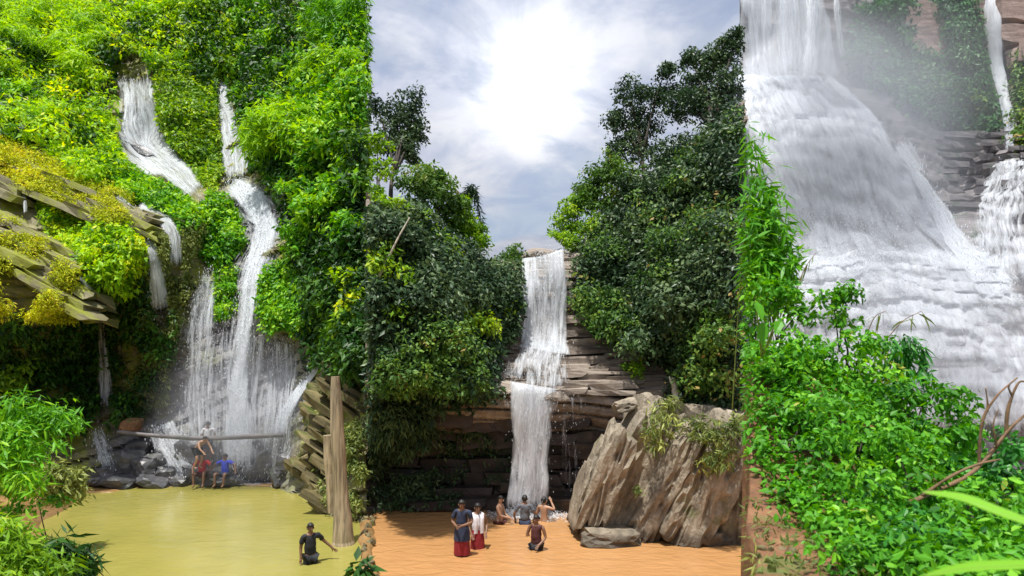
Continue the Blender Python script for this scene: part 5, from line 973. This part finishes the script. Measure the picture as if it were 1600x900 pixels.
def person(label, loc, yaw, pose, top=None, bottom=None, skin='skin', scarf=None, scale=1.0):
    """pose: dict with joints for arms/legs in a body frame that faces -Y"""
    J = dict(pel=(0, 0, .93), bel=(0, 0, 1.08), che=(0, 0, 1.27), nb=(0, .01, 1.44), nk=(0, .0, 1.50), hd=(0, -.02, 1.60), ht=(0, -.01, 1.68),
             shl=(-.185, .01, 1.41), ell=(-.24, .02, 1.13), hal=(-.24, -.08, .88), shr=(.185, .01, 1.41), elr=(.24, .02, 1.13), har=(.24, -.08, .88),
             hil=(-.095, 0, .88), knl=(-.11, -.02, .49), anl=(-.11, .02, .09), tol=(-.12, -.15, .04), hir=(.095, 0, .88), knr=(.11, -.02, .49), anr=(.11, .02, .09), tor=(.12, -.15, .04))
    J.update(pose); J = {k: np.array(v, float) for k, v in J.items()}
    names = list(J); V = [J[k] for k in names]; ix = {k: i for i, k in enumerate(names)}
    rad = dict(pel=(.15, .105), bel=(.135, .095), che=(.16, .11), nb=(.09, .075), nk=(.055, .055), hd=(.078, .092), ht=(.055, .065), shl=.062, shr=.062, ell=.043, elr=.043, hal=.032, har=.032, hil=.088, hir=.088, knl=.06, knr=.06, anl=.042, anr=.042, tol=.035, tor=.035)
    Rr = [rad[k] for k in names]
    E = [('pel', 'bel'), ('bel', 'che'), ('che', 'nb'), ('nb', 'nk'), ('nk', 'hd'), ('hd', 'ht'), ('nb', 'shl'), ('shl', 'ell'), ('ell', 'hal'), ('nb', 'shr'), ('shr', 'elr'), ('elr', 'har'), ('pel', 'hil'), ('hil', 'knl'), ('knl', 'anl'), ('anl', 'tol'), ('pel', 'hir'), ('hir', 'knr'), ('knr', 'anr'), ('anr', 'tor')]
    E = [(ix[a], ix[b]) for a, b in E]
    for s in 'lr':                                      # palm and five fingers
        h, e = J['ha' + s], J['el' + s]; f = (h - e) / np.linalg.norm(h - e); side = np.cross(f, [0, 1, 0]); side /= np.linalg.norm(side) + 1e-6; sg = 1 if s == 'l' else -1
        V.append(h + f * .05); Rr.append((.035, .022)); p = len(V) - 1; E.append((ix['ha' + s], p))
        for k, (o_, ln) in enumerate([(-.03, .065), (-.01, .08), (.01, .085), (.03, .075)]):
            V.append(V[p] + f * .035 + side * o_); Rr.append(.010); E.append((p, len(V) - 1)); V.append(V[-1] + f * ln * .8 + np.array([0, -.012, 0])); Rr.append(.008); E.append((len(V) - 2, len(V) - 1))
        V.append(h + f * .035 + side * .05 * sg); Rr.append(.011); E.append((ix['ha' + s], len(V) - 1)); V.append(V[-1] + f * .035 + side * .02 * sg); Rr.append(.009); E.append((len(V) - 2, len(V) - 1))
    root = empty('person', loc, yaw); root.scale = (scale,) * 3; tag(root, label, 'person')
    link('body', skin_mesh('body', V, E, Rr, ix['pel']), MT[skin], root)
    hd = J['hd']; D5, F5 = ICO[3]; face = (J['hd'] - J['nk']); 
    cap = D5 * np.array([.090, .103, .108]) + hd + np.array([0, .012, .035]); cap[:, 1] = np.where((D5[:, 2] < .15) & (D5[:, 1] < .1), cap[:, 1] + .06, cap[:, 1]); cap[:, 2] = np.maximum(cap[:, 2], hd[2] + np.interp(D5[:, 1], [-.5, 0, .6], [.045, -.01, -.085]))
    cap = cap + .012 * fbm(cap * 38, 2, 3)[:, None] * D5
    link('hair', npmesh('hair', cap, [F5], smooth=True), MT['hair'], root)
    for sx in (-1, 1):
        link('eye', npmesh('eye', ICO[1][0] * np.array([.014, .008, .008]) + hd + np.array([.032 * sx, -.083, .012]), [ICO[1][1]], smooth=True), MT['hair'], root)
        link('ear', npmesh('ear', ICO[2][0] * np.array([.012, .022, .032]) + hd + np.array([.082 * sx, .005, 0]), [ICO[2][1]], smooth=True), MT[skin], root)
    link('nose', npmesh('nose', ICO[2][0] * np.array([.015, .02, .024]) + hd + np.array([0, -.094, -.012]), [ICO[2][1]], smooth=True), MT[skin], root)
    link('mouth', npmesh('mouth', ICO[1][0] * np.array([.025, .008, .007]) + hd + np.array([0, -.083, -.045]), [ICO[1][1]], smooth=True), MT['lip'], root)
    if top:
        kind, mat = top; W = {k: J[k] for k in J}
        sv = [J['pel'] + np.array([0, 0, .0]), J['bel'], J['che'], J['nb'] - np.array([0, 0, .02]), J['shl'], J['shr']]; sr = [(.168, .125), (.155, .115), (.178, .128), (.10, .085), .076, .076]; se = [(0, 1), (1, 2), (2, 3), (3, 4), (3, 5)]
        if kind == 'shirt':
            for a, s_, e_ in ((4, 'shl', 'ell'), (5, 'shr', 'elr')): sv.append(J[s_] + (J[e_] - J[s_]) * .75); sr.append(.064); se.append((a, len(sv) - 1))
        link('shirt' if kind == 'shirt' else 'vest', crease(skin_mesh('shirt', sv, se, sr, 0, 2)), MT[mat], root)
    if bottom:
        kind, mat = bottom; p = J['pel']
        if kind == 'skirt': link('skirt', lathe('skirt', [(p[0], p[1], p[2] + .10, .155, .115), (p[0], p[1], p[2] - .05, .185, .14), (p[0], p[1] - .01, p[2] - .3, .20, .16), (p[0], p[1], p[2] - .62, .21, .17)], 26, .06), MT[mat], root)
        else:
            sv = [J['pel'], J['hil'], J['hir'], J['hil'] + (J['knl'] - J['hil']) * .8, J['hir'] + (J['knr'] - J['hir']) * .8]; link('shorts', skin_mesh('shorts', sv, [(0, 1), (0, 2), (1, 3), (2, 4)], [(.165, .12), .105, .105, .085, .085], 0), MT[mat], root)
    if scarf:
        for sx in (-1, 1):
            c = spline([(0.02 * sx, .09, 1.47), (.085 * sx, .03, 1.475), (.10 * sx, -.10, 1.38), (.085 * sx, -.135, 1.2), (.09 * sx, -.135, .95)], 16); t_ = np.array([.055, .012, 0])
            V_ = np.stack([c - t_, c + t_ * np.array([1, 1, 1])], 1); V_ = np.concatenate([V_, V_ + np.array([0, -.014, 0])], 1)[:, [0, 1, 3, 2]]
            m = 16; q = np.array([(i * 4 + j, i * 4 + (j + 1) % 4, (i + 1) * 4 + (j + 1) % 4, (i + 1) * 4 + j) for i in range(m - 1) for j in range(4)])
            link('scarf_end', npmesh('scarf_end', V_.reshape(-1, 3), [q], smooth=True), MT[scarf], root)
    return root
def wade(px, head, wl, tall=1.70):
    Y = ywater(wl); vis = (wl - head) / F * Y; return ((px - CX) / F * Y, Y, vis - tall)
# middle bathers
person('wading person in navy top and dark red skirt looking at folded hands', wade(722, 782, 868), R(-14), dict(ell=(-.27, .0, 1.15), hal=(-.08, -.22, 1.08), elr=(.27, .0, 1.15), har=(.06, -.26, 1.10), hd=(0, -.045, 1.59), ht=(0, -.05, 1.67)), ('shirt', 'navy'), ('skirt', 'red'))
link('dark_hem', lathe('dark_hem', [(0, 0, 1.04, .175, .13), (0, 0, .9, .20, .15), (0, -.01, .68, .212, .172)], 26, .05), MT['navy'], bpy.data.objects['person'])
person('wading person with long white scarf over white wrap beside the navy one', wade(746, 788, 856), R(20), dict(ell=(-.25, .05, 1.14), hal=(-.20, -.12, .92), elr=(.28, .05, 1.14), har=(.20, -.14, .92)), ('vest', 'white'), ('skirt', 'red'), scarf='white')
person('thin bather in dark shorts standing sideways left of the middle curtain', wade(781, 776, 818), R(70), dict(ell=(-.2, -.1, 1.16), hal=(-.1, -.3, 1.1), elr=(.2, -.08, 1.15), har=(.14, -.28, 1.02)), None, ('shorts', 'maroon'), 'skin2')
person('bather in grey shirt with arms out standing before the middle curtain', wade(820, 775, 818), R(180), dict(ell=(-.33, .04, 1.16), hal=(-.30, -.1, .95), elr=(.33, .04, 1.16), har=(.30, -.1, .95)), ('shirt', 'grey'), ('shorts', 'navy'))
person('shirtless bather raising one hand to the head right of the middle curtain', wade(850, 778, 814), R(150), dict(ell=(-.36, -.04, 1.36), hal=(-.18, -.12, 1.60), elr=(.25, .02, 1.14), har=(.2, -.14, .95)), None, ('shorts', 'maroon'), 'skin2')
person('bather in dark vest standing waist-deep in front of the middle curtain', wade(838, 806, 858), R(-25), dict(ell=(-.27, -.02, 1.15), hal=(-.14, -.2, 1.22), elr=(.26, .03, 1.14), har=(.16, -.2, .98)), ('vest', 'maroon'), ('shorts', 'black'))
# left bathers
person('person in black shirt wading in the green pool with one arm held out', wade(485, 819, 880), R(35), dict(ell=(-.22, .06, 1.14), hal=(-.24, .0, .9), elr=(.38, .06, 1.2), har=(.56, -.02, 1.02)), ('shirt', 'black'), ('shorts', 'black'))
sit = dict(pel=(0, 0, .93), hil=(-.1, -.03, .90), hir=(.1, -.03, .90), knl=(-.2, -.42, 1.0), knr=(.2, -.42, 1.0), anl=(-.17, -.46, .56), anr=(.17, -.46, .56), tol=(-.18, -.62, .52), tor=(.18, -.62, .52))
def seat(px, py, Y, up=.86): p = P(px, py, Y); return (p[0], p[1], p[2] - up)
person('seated person in red shirt on rocks at the foot of the left falls', seat(316, 743, 25.4), R(8), dict(sit, ell=(-.34, -.06, 1.2), hal=(-.24, -.36, 1.08), elr=(.34, -.06, 1.2), har=(.24, -.36, 1.08)), ('shirt', 'redb'), ('shorts', 'maroon'))
person('seated person in bright blue shirt with spread arms at the left falls', seat(352, 743, 25.4), R(-5), dict(sit, ell=(-.42, -.04, 1.30), hal=(-.50, -.16, 1.10), elr=(.42, -.04, 1.30), har=(.50, -.16, 1.10)), ('shirt', 'blue'), ('shorts', 'navy'))
person('person in white top standing behind the pole in the left falls', seat(325, 694, 26.2, .80), R(15), dict(ell=(-.25, -.02, 1.14), hal=(-.2, -.2, 1.02), elr=(.27, -.02, 1.16), har=(.3, -.2, 1.05)), ('shirt', 'white'), ('shorts', 'black'))
person('bending shirtless person climbing under the pole at the left falls', seat(308, 708, 25.2, .62), R(60), dict(pel=(0, .0, .80), bel=(0, -.1, .92), che=(0, -.24, 1.02), nb=(0, -.38, 1.10), nk=(0, -.43, 1.13), hd=(0, -.52, 1.18), ht=(0, -.55, 1.26), shl=(-.18, -.36, 1.08), shr=(.18, -.36, 1.08), ell=(-.24, -.5, .86), elr=(.24, -.5, .86), hal=(-.2, -.66, .72), har=(.2, -.66, .72), hil=(-.1, 0, .76), hir=(.1, 0, .76), knl=(-.12, -.2, .42), knr=(.12, -.16, .42)), None, ('shorts', 'black'), 'skin2')
print('tris', sum(len(m.loop_triangles) if m.loop_triangles else len(m.polygons) for m in bpy.data.meshes))
